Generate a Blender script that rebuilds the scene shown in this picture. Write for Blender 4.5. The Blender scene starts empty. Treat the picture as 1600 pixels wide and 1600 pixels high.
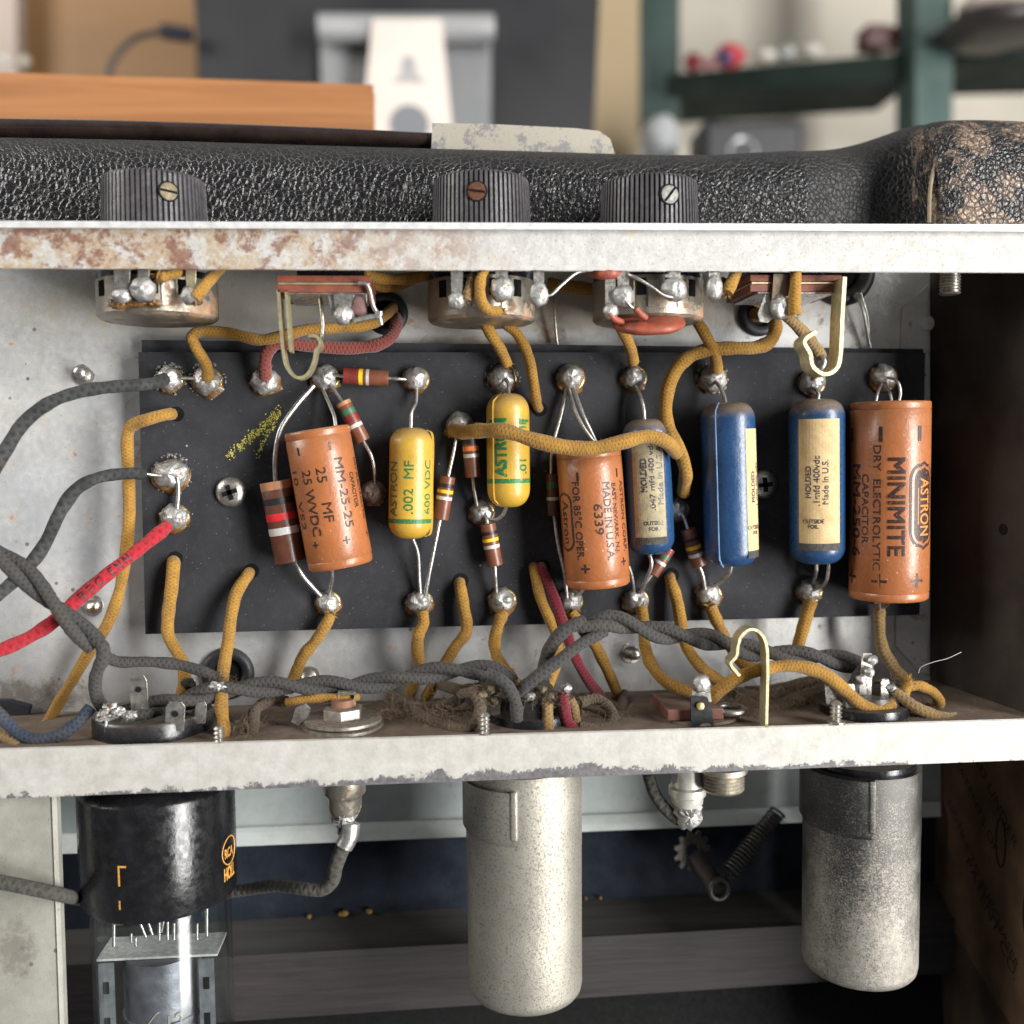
import bpy, bmesh, math, random
from mathutils import Vector as V, Matrix, noise as mnoise
random.seed(7)
R = math.radians
# ---------------------------------------------------------------- camera, light, exposure
# everything is written in millimetres and converted to metres at the very end
sc = bpy.context.scene
F = 1570.0
CAM = V((0, -205, 15.19)); YAW, PIT, ROL = 0.0765, 0.0642, -0.0098
fw = V((math.sin(YAW)*math.cos(PIT), math.cos(YAW)*math.cos(PIT), -math.sin(PIT)))
rt0 = V((math.cos(YAW), -math.sin(YAW), 0)); up0 = rt0.cross(fw)
rt = rt0*math.cos(ROL)+up0*math.sin(ROL); up = -rt0*math.sin(ROL)+up0*math.cos(ROL)
cd = bpy.data.cameras.new('camera'); cam = bpy.data.objects.new('camera', cd); sc.collection.objects.link(cam)
cam.matrix_world = Matrix.Translation(CAM*0.001) @ Matrix((rt, up, -fw)).transposed().to_4x4()
cd.sensor_width = 36; cd.lens = 36*F/1600; cd.clip_start = 0.01; cd.clip_end = 30
cd.dof.use_dof = True; cd.dof.focus_distance = 0.220; cd.dof.aperture_fstop = 10.0
sc.camera = cam
sc.view_settings.view_transform = 'Standard'; sc.view_settings.look = 'None'
sc.view_settings.exposure = 0.0; sc.view_settings.gamma = 1
W = bpy.data.worlds.new('World'); sc.world = W; W.use_nodes = True
nt = W.node_tree; nt.nodes.clear()
wo = nt.nodes.new('ShaderNodeOutputWorld'); bg = nt.nodes.new('ShaderNodeBackground')
tc = nt.nodes.new('ShaderNodeTexCoord'); sx = nt.nodes.new('ShaderNodeSeparateXYZ')
nz = nt.nodes.new('ShaderNodeTexNoise'); nz.inputs['Scale'].default_value = 2.2; nz.inputs['Detail'].default_value = 2
rp = nt.nodes.new('ShaderNodeValToRGB'); rp.color_ramp.elements[0].position = .38; rp.color_ramp.elements[0].color = (.10, .09, .08, 1)
rp.color_ramp.elements[1].position = .62; rp.color_ramp.elements[1].color = (.62, .66, .72, 1)
nt.links.new(tc.outputs['Generated'], nz.inputs['Vector']); nt.links.new(nz.outputs['Fac'], rp.inputs['Fac'])
nt.links.new(rp.outputs['Color'], bg.inputs['Color']); nt.links.new(bg.outputs[0], wo.inputs[0])
bg.inputs['Strength'].default_value = 0.48

def area(name, loc, target, sx_, sy_, power, col):
    l = bpy.data.lights.new(name, 'AREA'); l.shape = 'RECTANGLE'; l.size = sx_*.001; l.size_y = sy_*.001
    l.energy = power; l.color = col
    o = bpy.data.objects.new(name, l); sc.collection.objects.link(o)
    d = V(target)-V(loc); o.location = V(loc)*.001; o.rotation_euler = d.to_track_quat('-Z', 'Y').to_euler()
area('window_light', (1800, -1580, 20), (0, 15, -10), 760, 2600, 178, (1, .985, .96))
area('background_fill_light', (-1500, -200, 900), (500, 1400, 200), 900, 900, 36, (1, .96, .9))  # added fill lamp that brightens the room behind the amplifier

# ---------------------------------------------------------------- helpers
def P(px, py, Y=0.0):
    d = fw + rt*((px-800)/F) + up*((800-py)/F)
    return CAM + d*((Y-CAM.y)/d.y)
def mpp(px, py, Y): return (P(px+1, py, Y)-P(px, py, Y)).length
YB, YP = 27.25, 33.25          # board face, chassis back panel
def tag(o, label=None, cat=None, group=None, kind=None):
    if label: o['label'] = label
    if cat: o['category'] = cat
    if group: o['group'] = group
    if kind: o['kind'] = kind
    return o
def thing(name, label, cat, loc, group=None):
    o = bpy.data.objects.new(name, None); sc.collection.objects.link(o); o.location = loc
    o.empty_display_size = .005
    return tag(o, label, cat, group)
def root_loc(o):
    v = V((0, 0, 0))
    while o: v += o.location; o = o.parent
    return v
class MB:
    def __init__(s): s.v = []; s.f = []; s.uv = {}
    def add(s, vs, fs, uvs=None):
        b = len(s.v); s.v += [V(v) for v in vs]
        for i, f in enumerate(fs):
            if uvs: s.uv[len(s.f)] = uvs[i]
            s.f.append([b+k for k in f])
        return s
    def build(s, name, mat, parent=None, smooth=40, label=None, cat=None, group=None, kind=None, bevel=0):
        if parent is None:
            lo = V([min(v[i] for v in s.v) for i in range(3)]); hi = V([max(v[i] for v in s.v) for i in range(3)])
            org = V(((lo.x+hi.x)/2, (lo.y+hi.y)/2, lo.z))
        else: org = root_loc(parent)
        me = bpy.data.meshes.new(name); me.from_pydata([v-org for v in s.v], [], s.f)
        if s.uv:
            ul = me.uv_layers.new(name='UVMap')
            for p in me.polygons:
                u = s.uv.get(p.index)
                if u:
                    for k, li in enumerate(p.loop_indices): ul.data[li].uv = u[k]
        bm = bmesh.new(); bm.from_mesh(me)
        if bevel:
            es = [e for e in bm.edges if len(e.link_faces) == 2 and e.calc_face_angle(0) > .6]
            bmesh.ops.bevel(bm, geom=es, offset=bevel, segments=3, affect='EDGES', profile=.5)
        if not s.uv: bmesh.ops.recalc_face_normals(bm, faces=bm.faces)
        bm.to_mesh(me); bm.free()
        me.materials.append(mat)
        if smooth:
            for p in me.polygons: p.use_smooth = True
            me.set_sharp_from_angle(angle=R(smooth))
        o = bpy.data.objects.new(name, me); sc.collection.objects.link(o)
        if parent: o.parent = parent
        else: o.location = org
        return tag(o, label, cat, group, kind)
    def box(s, lo, hi):
        x0, y0, z0 = lo; x1, y1, z1 = hi
        vs = [(x, y, z) for x in (x0, x1) for y in (y0, y1) for z in (z0, z1)]
        return s.add(vs, [(0, 1, 3, 2), (4, 6, 7, 5), (0, 4, 5, 1), (2, 3, 7, 6), (0, 2, 6, 4), (1, 5, 7, 3)])
    def obox(s, c, ax, ay, az, hx, hy, hz):
        vs = [V(c)+ax*x+ay*y+az*z for x in (-hx, hx) for y in (-hy, hy) for z in (-hz, hz)]
        return s.add(vs, [(0, 1, 3, 2), (4, 6, 7, 5), (0, 4, 5, 1), (2, 3, 7, 6), (0, 2, 6, 4), (1, 5, 7, 3)])
    def slab(s, pts, dv):
        """closed prism: polygon pts extruded by dv"""
        n = len(pts); vs = [V(p) for p in pts]+[V(p)+V(dv) for p in pts]
        return s.add(vs, [tuple(range(n)), tuple(range(2*n-1, n-1, -1))]+[(i, (i+1) % n, n+(i+1) % n, n+i) for i in range(n)])
    def tube(s, pts, r, n=10, uv=True, cap=True, rf=None, smoothn=6):
        pts = [V(p) for p in pts]
        if smoothn and len(pts) > 2: pts = catmull(pts, smoothn)
        m = len(pts); T = []
        for i in range(m):
            t = pts[min(i+1, m-1)]-pts[max(i-1, 0)]; T.append(t.normalized() if t.length > 1e-9 else V((0, 0, 1)))
        a = V((0, -1, 0)) if abs(T[0].y) < .9 else V((1, 0, 0))
        nn = (a-T[0]*a.dot(T[0])).normalized(); vs = []; L = [0]
        for i in range(m):
            nn = (nn-T[i]*nn.dot(T[i])).normalized(); b = T[i].cross(nn)
            rr = (rf(i/(m-1)) if rf else 1)*r
            for k in range(n):
                an = 2*math.pi*k/n; vs.append(pts[i]+(nn*math.cos(an)+b*math.sin(an))*rr)
            if i: L.append(L[-1]+(pts[i]-pts[i-1]).length)
        fs = []; us = []
        for i in range(m-1):
            for k in range(n):
                k2 = (k+1) % n
                fs.append((i*n+k, i*n+k2, (i+1)*n+k2, (i+1)*n+k))
                us.append(((L[i], k/n), (L[i], (k+1)/n), (L[i+1], (k+1)/n), (L[i+1], k/n)))
        if cap:
            fs.append(tuple(range(n-1, -1, -1))); us.append([(0, 0)]*n)
            fs.append(tuple((m-1)*n+k for k in range(n))); us.append([(L[-1], 0)]*n)
        s.add(vs, fs, us if uv else None); s.last = pts
        return s
    def lathe(s, c, axis, prof, n=32, ref=None, rfun=None, closed=False):
        """prof: (t, r) along axis from c"""
        a = V(axis).normalized(); ref = V(ref) if ref else (V((0, -1, 0)) if abs(a.y) < .9 else V((1, 0, 0)))
        x = (ref-a*ref.dot(a)).normalized(); y = x.cross(a); vs = []
        for t, r in prof:
            for k in range(n):
                an = 2*math.pi*k/n; rr = r*(rfun(an, t) if rfun else 1)
                vs.append(V(c)+a*t+(x*math.cos(an)+y*math.sin(an))*rr)
        fs = [(i*n+k, i*n+(k+1) % n, (i+1)*n+(k+1) % n, (i+1)*n+k) for i in range(len(prof)-1) for k in range(n)]
        if closed: fs += [((len(prof)-1)*n+k, (len(prof)-1)*n+(k+1) % n, (k+1) % n, k) for k in range(n)]
        else:
            if prof[0][1] > 1e-4: fs.append(tuple(range(n)))
            if prof[-1][1] > 1e-4: fs.append(tuple((len(prof)-1)*n+k for k in range(n)))
        return s.add(vs, fs)
    def blob(s, c, rx, ry, rz, amp=.12, n=14, seed=0, fr=.5):
        vs = []; fs = []; c = V(c); m = n//2+1
        for i in range(m+1):
            th = math.pi*i/m
            for k in range(n):
                ph = 2*math.pi*k/n; d = V((math.sin(th)*math.cos(ph), math.cos(th), math.sin(th)*math.sin(ph)))
                q = 1+amp*mnoise.noise(d*1.6*fr*2+V((seed*3.1, seed*1.7, 0)))
                vs.append(c+V((d.x*rx, d.y*ry, d.z*rz))*q)
        for i in range(m):
            for k in range(n): fs.append((i*n+k, i*n+(k+1) % n, (i+1)*n+(k+1) % n, (i+1)*n+k))
        return s.add(vs, fs)
    def torus(s, c, axis, Rr, r, n=28, m=8):
        a = V(axis).normalized(); prof = [(r*math.sin(2*math.pi*j/m), Rr+r*math.cos(2*math.pi*j/m)) for j in range(m)]
        return s.lathe(c, a, prof, n=n, closed=True)
    def ribbon(s, pts, th, wv, sm=5):
        """flat strip: polyline pts, thickness th, width vector wv"""
        pts = catmull([V(p) for p in pts], sm) if sm else [V(p) for p in pts]
        wv = V(wv); w = wv.normalized(); vs = []; m = len(pts)
        for i in range(m):
            t = (pts[min(i+1, m-1)]-pts[max(i-1, 0)]).normalized(); nr = t.cross(w).normalized()*th/2
            vs += [pts[i]+nr-wv/2, pts[i]+nr+wv/2, pts[i]-nr+wv/2, pts[i]-nr-wv/2]
        fs = [(i*4+k, i*4+(k+1) % 4, (i+1)*4+(k+1) % 4, (i+1)*4+k) for i in range(m-1) for k in range(4)]
        fs += [(0, 1, 2, 3), tuple((m-1)*4+k for k in (3, 2, 1, 0))]
        return s.add(vs, fs)
def catmull(p, n):
    q = [p[0]*2-p[1]]+p+[p[-1]*2-p[-2]]; out = []
    for i in range(1, len(q)-2):
        a, b, c, d = q[i-1], q[i], q[i+1], q[i+2]
        for k in range(n):
            t = k/n; out.append(.5*((2*b)+(c-a)*t+(2*a-5*b+4*c-d)*t*t+(3*b-a-3*c+d)*t**3))
    out.append(p[-1]); return out
def pp(lst): return [P(*q) for q in lst]

# ---------------------------------------------------------------- material kit
class NT:
    def __init__(s, name):
        s.m = bpy.data.materials.new(name); s.m.use_nodes = True; s.t = s.m.node_tree; s.t.nodes.clear()
        s.out = s.t.nodes.new('ShaderNodeOutputMaterial'); s.b = s.t.nodes.new('ShaderNodeBsdfPrincipled')
        s.t.links.new(s.b.outputs[0], s.out.inputs[0]); s._c = {}
    def L(s, a, b): s.t.links.new(a, b)
    def put(s, inp, val):
        if hasattr(val, 'is_linked') or hasattr(val, 'links'): s.L(val, inp)
        else:
            if isinstance(val, (tuple, list)) and len(val) == 3 and inp.type == 'RGBA': val = (*val, 1)
            if inp.type == 'RGBA' and not isinstance(val, (tuple, list)): val = (val, val, val, 1)
            inp.default_value = val
    def co(s, st=(1, 1, 1), uv=False, rot=(0, 0, 0)):
        k = (st, uv, rot)
        if k not in s._c:
            t = s.t.nodes.new('ShaderNodeTexCoord'); m = s.t.nodes.new('ShaderNodeMapping')
            m.inputs['Rotation'].default_value = rot
            sc_ = 1 if uv else 1000
            m.inputs['Scale'].default_value = tuple(sc_*q for q in st)
            s.L(t.outputs['UV' if uv else 'Object'], m.inputs['Vector']); s._c[k] = m.outputs[0]
        return s._c[k]
    def noise(s, scale, detail=4, rough=.55, co=None, dist=0, off=None):
        n = s.t.nodes.new('ShaderNodeTexNoise'); v = co or s.co()
        if off:
            a = s.t.nodes.new('ShaderNodeVectorMath'); a.operation = 'ADD'; s.L(v, a.inputs[0]); a.inputs[1].default_value = off; v = a.outputs[0]
        s.L(v, n.inputs['Vector'])
        for k, q in (('Scale', scale), ('Detail', detail), ('Roughness', rough), ('Distortion', dist)): n.inputs[k].default_value = q
        return n.outputs['Fac']
    def voro(s, scale, feat='F1', co=None, rnd=1):
        n = s.t.nodes.new('ShaderNodeTexVoronoi'); n.feature = feat; s.L(co or s.co(), n.inputs['Vector'])
        n.inputs['Scale'].default_value = scale; n.inputs['Randomness'].default_value = rnd; return n.outputs['Distance']
    def ramp(s, f, stops, interp='LINEAR'):
        n = s.t.nodes.new('ShaderNodeValToRGB'); s.L(f, n.inputs[0]); e = n.color_ramp.elements; n.color_ramp.interpolation = interp
        while len(e) < len(stops): e.new(.5)
        for i, (p, c) in enumerate(stops):
            e[i].position = p; c = (c, c, c) if isinstance(c, (int, float)) else c; e[i].color = (*c, 1)
        return n.outputs[0]
    def mix(s, f, a, b, typ='MIX'):
        n = s.t.nodes.new('ShaderNodeMix'); n.data_type = 'RGBA'; n.blend_type = typ
        s.put(n.inputs[0], f); s.put(n.inputs[6], a); s.put(n.inputs[7], b); return n.outputs[2]
    def math(s, op, a, b=0.0, c=None):
        n = s.t.nodes.new('ShaderNodeMath'); n.operation = op; s.put(n.inputs[0], a); s.put(n.inputs[1], b)
        if c is not None: s.put(n.inputs[2], c)
        return n.outputs[0]
    def sep(s, v):
        n = s.t.nodes.new('ShaderNodeSeparateXYZ'); s.L(v, n.inputs[0]); return n.outputs
    def up(s):
        g = s.t.nodes.new('ShaderNodeNewGeometry'); return s.sep(g.outputs['Normal'])[2]
    def bump(s, h, dist, strength=1.0, prev=None):
        n = s.t.nodes.new('ShaderNodeBump'); s.L(h, n.inputs['Height']); n.inputs['Distance'].default_value = dist*.001
        n.inputs['Strength'].default_value = strength
        if prev: s.L(prev, n.inputs['Normal'])
        return n.outputs[0]
    def set(s, **k):
        for a, v in k.items():
            s.put(s.b.inputs[{'base': 'Base Color', 'rough': 'Roughness', 'metal': 'Metallic', 'normal': 'Normal', 'coat': 'Coat Weight', 'crough': 'Coat Roughness', 'sheen': 'Sheen Weight', 'spec': 'Specular IOR Level', 'emit': 'Emission Color', 'estr': 'Emission Strength', 'alpha': 'Alpha', 'trans': 'Transmission Weight'}[a]], v)
        return s.m
def plain(name, c, rough=.5, metal=0, var=.25, ns=.4, bump=.03, coat=0, dust=0, dustc=(.16, .12, .08)):
    t = NT(name); n = t.noise(ns, 5)
    d = tuple(q*(1-var) for q in c); l = tuple(min(1, q*(1+var)) for q in c)
    col = t.ramp(n, [(.3, d), (.7, l)])
    rr = t.ramp(t.noise(ns*2.3, 3, off=(9, 3, 1)), [(.3, max(0, rough-.08)), (.7, min(1, rough+.1))])
    if dust:
        f = t.math('MULTIPLY', t.ramp(t.up(), [(.1, 0), (.75, 1)]), t.ramp(t.noise(1.3, 5), [(.35, dust*.5), (.6, dust)]))
        col = t.mix(f, col, dustc); rr = t.mix(f, rr, .95)
    return t.set(base=col, rough=rr, metal=metal, normal=t.bump(t.noise(ns*6, 4), bump), coat=coat, crough=.15, spec=.5 if rough < .7 else .18)
M = {}
def cloth(name, c, dirt, pitch=1.0, N=4, depth=.12, dirtamt=.55, sheen=.3):
    t = NT(name); u = t.co(uv=True); x, y, z = t.sep(u)
    tau = 2*math.pi
    a = t.math('SINE', t.math('MULTIPLY_ADD', x, tau/pitch, t.math('MULTIPLY', y, tau*N)))
    b = t.math('SINE', t.math('MULTIPLY_ADD', x, tau/pitch, t.math('MULTIPLY', y, -tau*N)))
    h = t.math('MAXIMUM', a, b)
    fib = t.noise(5, 3, .7)
    h2 = t.math('ADD', t.math('MULTIPLY', h, .5), fib)
    n = t.noise(.16, 6, .65)
    col = t.mix(t.ramp(n, [(.46-.12*dirtamt, 0), (.74, dirtamt)]), c, dirt)
    col = t.mix(t.ramp(h2, [(.1, .6), (.8, 0)]), col, tuple(q*.35 for q in c))
    col = t.mix(t.ramp(t.noise(2.2, 4), [(.4, 0), (.7, .5)]), col, tuple(min(1, q*1.35) for q in c))
    return t.set(base=col, rough=.95, spec=.25, sheen=sheen, normal=t.bump(h2, depth))
M['yel'] = cloth('ochre_cloth_insulation', (.34, .18, .032), (.10, .058, .024), .8, 5, .08, .85, .15)
M['yeld'] = cloth('dusty_ochre_cloth', (.26, .16, .055), (.10, .072, .048), 1.0, 4, .16, .9)
M['dust'] = cloth('dust_coated_cloth', (.11, .08, .055), (.06, .042, .03), 1.1, 4, .2, .7, .12)
M['mar'] = cloth('maroon_cloth_insulation', (.20, .045, .035), (.10, .04, .03), .9, 4, .16, .5)
M['mar2'] = cloth('crimson_cloth_insulation', (.16, .010, .022), (.10, .03, .03), .9, 4, .14, .4)
M['grey'] = cloth('grey_waxed_cloth', (.050, .050, .050), (.070, .056, .042), 1.2, 4, .13, .8, .05)
M['blk'] = cloth('black_braided_cloth', (.030, .031, .032), (.13, .13, .12), 2.0, 3, .22, .6, .03)
M['red'] = cloth('red_braided_cloth', (.40, .018, .028), (.18, .02, .025), 2.0, 3, .22, .8, .1)
M['blu'] = cloth('blue_grey_cloth', (.022, .04, .07), (.085, .075, .065), 1.1, 4, .14, 1.0, .05)
M['shield'] = cloth('grey_woven_screen', (.075, .072, .062), (.03, .03, .03), 2.0, 3, .3, .6, .03)
def board():
    t = NT('black_fibre_board')
    col = t.ramp(t.noise(.05, 5), [(.3, (.018, .018, .0205)), (.7, (.036, .037, .042))])
    col = t.mix(t.ramp(t.noise(.5, 5, off=(4, 2, 7)), [(.52, 0), (.8, .5)]), col, (.055, .052, .048))
    sp = t.math('LESS_THAN', t.voro(.62), .065); col = t.mix(t.math('MULTIPLY', sp, .45), col, (.34, .32, .28))
    sp2 = t.math('LESS_THAN', t.voro(.16), .035); col = t.mix(t.math('MULTIPLY', sp2, .7), col, (.5, .47, .42))
    fine = t.noise(5, 3, .8); col = t.mix(t.ramp(fine, [(.5, 0), (.75, .35)]), col, (.075, .075, .075))
    return t.set(base=col, rough=.8, spec=.16, normal=t.bump(t.noise(3.5, 5, .7), .10))
M['board'] = board()
M['boardedge'] = plain('board_edge_fibre', (.035, .035, .04), .8)
def galv(name, a, b, rust=0, rough=.45, metal=.35, specks=1, rustx=None, spots=()):
    t = NT(name)
    n = t.noise(.035, 6, .6); col = t.ramp(n, [(.3, a), (.7, b)])
    col = t.mix(t.ramp(t.noise(.22, 8, .7, dist=.6), [(.45, 0), (.75, .55)]), col, tuple(q*.62 for q in b))
    if specks:
        sp = t.math('LESS_THAN', t.voro(.22), .10); sp = t.math('MULTIPLY', sp, t.ramp(t.noise(.08, 2, off=(3, 3, 3)), [(.45, 0), (.55, 1)]))
        col = t.mix(t.math('MULTIPLY', sp, .75*specks), col, (.10, .06, .045))
        sp = t.math('LESS_THAN', t.voro(.75), .09); col = t.mix(t.math('MULTIPLY', sp, .55*specks), col, (.10, .09, .08))
    rr = t.ramp(t.noise(.7, 5), [(.3, rough-.1), (.7, rough+.15)]); mt = metal
    h = t.noise(2.5, 4)
    if rust:
        f = t.ramp(t.noise(.13, 9, .72, dist=.5, off=(1, 5, 2)), [(.60-.12*rust, 0), (.68-.12*rust, 1)])
        if rustx:
            x = t.sep(t.co())[0]; q = t.math('MULTIPLY_ADD', x, -.02, rustx); n_ = t.math('ADD', q, t.math('MULTIPLY', t.noise(.04, 3), .8))
            f = t.math('MULTIPLY', f, t.ramp(n_, [(.35, 0), (.65, 1)]))
        rc = t.ramp(t.noise(.5, 6, .7), [(.3, (.16, .055, .03)), (.5, (.30, .15, .07)), (.72, (.42, .30, .17))])
        col = t.mix(t.math('MULTIPLY', f, .85), col, rc); rr = t.mix(f, rr, .9); mt = t.math('MULTIPLY_ADD', f, -metal, metal)
    for (cx_, cz_, rx_, rz_, c_) in spots:
        x, y, z = t.sep(t.co()); dx = t.math('MULTIPLY', t.math('SUBTRACT', x, cx_), 1/rx_); dz = t.math('MULTIPLY', t.math('SUBTRACT', z, cz_), 1/rz_)
        d = t.math('ADD', t.math('ADD', t.math('MULTIPLY', dx, dx), t.math('MULTIPLY', dz, dz)), t.math('MULTIPLY', t.noise(.45, 7, .75, off=(cx_, 1, cz_)), 2.2))
        f = t.ramp(t.math('MULTIPLY', d, .4), [(.48, .8), (.70, 0)]); col = t.mix(f, col, c_); mt = t.math('MULTIPLY', mt, t.math('SUBTRACT', 1.0, f))
    return t.set(base=col, rough=rr, metal=mt, normal=t.bump(h, .05))
_x = [P(-90, 392, YP), P(1453, 394, YP), P(1453, 1068, YP), P(-90, 1119.5, YP)]
_o = (P(800, 1150, 15).x, P(800, 1150, 15).z)
def _sp(px, py, a, b, c): q = P(px, py, YP); return (q.x-_o[0], q.z-_o[1], a, b, c)
M['panel'] = galv('plated_steel_panel', (.45, .47, .49), (.64, .63, .60), rust=.08, rough=.42, metal=.4, spots=[_sp(858, 508, 5.5, 8, (.16, .10, .065)), _sp(20, 1090, 26, 6, (.13, .10, .075)), _sp(740, 540, 22, 3, (.36, .29, .2)), _sp(300, 470, 60, 12, (.40, .36, .29)), _sp(900, 470, 90, 10, (.46, .40, .31))])
def liptop():
    t = NT('rust_blotched_plated_edge'); x = t.sep(t.co())[0]
    col = t.ramp(t.noise(.5, 8, .75), [(.3, (.34, .33, .31)), (.5, (.43, .42, .40)), (.7, (.53, .52, .50))])
    k = t.voro(.8); col = t.mix(t.ramp(k, [(.10, .55), (.2, 0)]), col, (.20, .18, .17))
    lm = t.ramp(t.math('ADD', t.math('MULTIPLY', x, -.012), t.math('MULTIPLY', t.noise(.05, 4), .5)), [(.25, 0), (.75, 1)])
    f1 = t.math('MULTIPLY', t.ramp(t.noise(.22, 9, .78, off=(1, 5, 2)), [(.43, 0), (.52, 1)]), lm); col = t.mix(t.math('MULTIPLY', f1, .85), col, t.ramp(t.noise(.9, 6, .7), [(.3, (.24, .15, .08)), (.7, (.46, .38, .26))]))
    f2 = t.math('MULTIPLY', t.ramp(t.noise(.16, 9, .75, off=(7, 2, 2)), [(.49, 0), (.55, 1)]), lm); col = t.mix(t.math('MULTIPLY', f2, .85), col, t.ramp(t.noise(1.2, 5), [(.3, (.10, .035, .025)), (.7, (.25, .11, .07))]))
    f3 = t.ramp(t.noise(.12, 6, .7, off=(2, 9, 4)), [(.62, 0), (.7, .5)]); col = t.mix(f3, col, (.42, .33, .2))
    return t.set(base=col, rough=.55, metal=.15, normal=t.bump(t.noise(1.5, 7, .75), .16))
M['lip'] = liptop()
def lowlip():
    t = NT('crusted_plated_edge')
    col = t.ramp(t.noise(.3, 6, .7), [(.3, (.36, .345, .31)), (.7, (.50, .48, .45))])
    z = t.math('ADD', t.sep(t.co())[2], 53.6+P(800, 1150, 15).z)                      # bottom bend of the fold is worn through to grey
    e = t.math('ADD', t.math('MULTIPLY', t.math('MULTIPLY_ADD', z, -.10, .36), 1), t.math('MULTIPLY', t.noise(.16, 8, .78, dist=.4), .9))
    xm = t.math('MULTIPLY', t.math('ABSOLUTE', t.math('ADD', t.sep(t.co())[0], -8.0)), -.0022)
    e = t.math('ADD', e, xm); f = t.ramp(e, [(.60, 0), (.64, 1)])
    col = t.mix(t.math('MULTIPLY', f, .9), col, t.ramp(t.noise(1.2, 4), [(.3, (.045, .042, .05)), (.7, (.13, .12, .13))]))
    x = t.noise(.9, 3, co=t.co((1, 1, .02))); col = t.mix(t.ramp(x, [(.62, 0), (.70, .25)]), col, (.2, .19, .18))
    return t.set(base=col, rough=.55, metal=.2, normal=t.bump(t.math('SUBTRACT', t.math('MULTIPLY', t.noise(1.5, 5), .4), t.math('MULTIPLY', f, .5)), .12))
M['lowlip'] = lowlip()
def floorm():
    t = NT('dust_covered_chassis_floor')
    col = t.ramp(t.noise(.12, 7, .7), [(.3, (.085, .055, .038)), (.55, (.15, .11, .08)), (.8, (.22, .18, .14))])
    col = t.mix(t.ramp(t.noise(.2, 6, off=(5, 1, 1)), [(.62, 0), (.72, .8)]), col, (.13, .045, .03))
    return t.set(base=col, rough=.95, normal=t.bump(t.noise(2, 6, .75), .35))
M['floor'] = floorm()
M['chrome'] = plain('bright_plated_edge', (.66, .66, .65), .35, .35, .15, .5, .03)
def solder():
    t = NT('old_tin_solder')
    col = t.ramp(t.noise(.5, 5, .6), [(.3, (.30, .295, .285)), (.7, (.52, .51, .49))])
    z = t.up()
    f = t.ramp(t.noise(.35, 4, .7, off=(2, 8, 1)), [(.58, 0), (.68, .85)]); col = t.mix(f, col, (.17, .085, .03))
    return t.set(base=col, rough=t.ramp(t.noise(.6, 4), [(.3, .38), (.7, .62)]), metal=.75, normal=t.bump(t.noise(.9, 5), .35))
M['solder'] = solder()
M['flux'] = plain('amber_flux_residue', (.16, .075, .02), .25, 0, .5, .8, .15, coat=.4)
M['lead'] = plain('tinned_wire', (.52, .51, .48), .34, .9, .3, .9, .04)
M['brass'] = plain('dull_brass', (.50, .38, .17), .35, .85, .3, .8, .04)
M['brassl'] = plain('pale_brass_strip', (.62, .56, .34), .36, .8, .2, .8, .03)
M['steel'] = plain('nickel_steel', (.50, .48, .44), .30, .9, .35, .6, .04, dust=.25)
M['potcan'] = galv('stained_plated_can', (.24, .215, .18), (.40, .36, .29), rust=.5, rough=.35, metal=.8, specks=.6)
M['fibre'] = plain('red_brown_fibre', (.17, .045, .024), .55, 0, .35, .5, .06)
M['dark'] = plain('black_bakelite', (.012, .012, .015), .22, 0, .3, .5, .02, dust=.35)
M['rubber'] = plain('black_rubber', (.014, .015, .018), .5, 0, .3, .4, .04, dust=.2)
M['spat'] = plain('dull_spatter', (.16, .155, .15), .45, .5, .5, 1, .1)
M['hole'] = plain('dark_hole', (.006, .006, .006), .9)
def capmat(name, c, dustf=.0, rough=.32, chips=True):
    t = NT(name)
    col = t.ramp(t.noise(.12, 5), [(.3, tuple(q*.82 for q in c)), (.7, tuple(min(1, q*1.1) for q in c))])
    col = t.mix(t.ramp(t.noise(.9, 6, .7, off=(3, 1, 4)), [(.55, 0), (.8, .4)]), col, tuple(q*.5 for q in c))
    if chips:
        f = t.math('MULTIPLY', t.math('LESS_THAN', t.voro(.42), .07), .6); col = t.mix(f, col, (.62, .48, .34))
    if dustf:
        f = t.math('MULTIPLY', t.ramp(t.up(), [(.08, 0), (.6, 1)]), t.ramp(t.noise(1.4, 6, .7), [(.3, dustf*.6), (.6, dustf)])); col = t.mix(f, col, (.20, .145, .09))
    return t.set(base=col, rough=t.ramp(t.noise(1.2, 5), [(.3, rough-.08), (.7, rough+.16)]), coat=.25, crough=.22, normal=t.bump(t.noise(.9, 5, .65), .11))
M['capbr'] = capmat('orange_brown_lacquered_paper', (.34, .115, .038), .25)
M['capye'] = capmat('yellow_moulded_shell', (.50, .30, .035), .55, .36, False)
M['capbl'] = capmat('blue_moulded_shell', (.014, .052, .135), .95, .30, False)
def inkm(name, c, body, wear):
    t = NT(name); f = t.ramp(t.noise(1.6, 5, .7), [(.62-.22*wear, 0), (.74-.2*wear, 1)])
    return t.set(base=t.mix(f, c, body), rough=.45, spec=.4)
M['inkbl'] = inkm('black_ink', (.03, .015, .012), (.40, .13, .04), .25)
M['inkgr'] = inkm('green_ink', (.03, .14, .045), (.5, .31, .035), .3)
M['inkgr2'] = inkm('deep_green_ink', (.015, .16, .05), (.55, .34, .035), .25)
M['inkpp'] = inkm('print_ink', (.045, .045, .06), (.48, .34, .17), .35)
M['inkor'] = inkm('orange_print', (.50, .20, .05), (.40, .13, .04), .1)
M['inkwire'] = inkm('wire_print', (.04, .01, .015), (.4, .02, .03), .15)
M['gold'] = inkm('worn_gold_print', (.52, .26, .05), (.05, .03, .015), .3)
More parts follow.
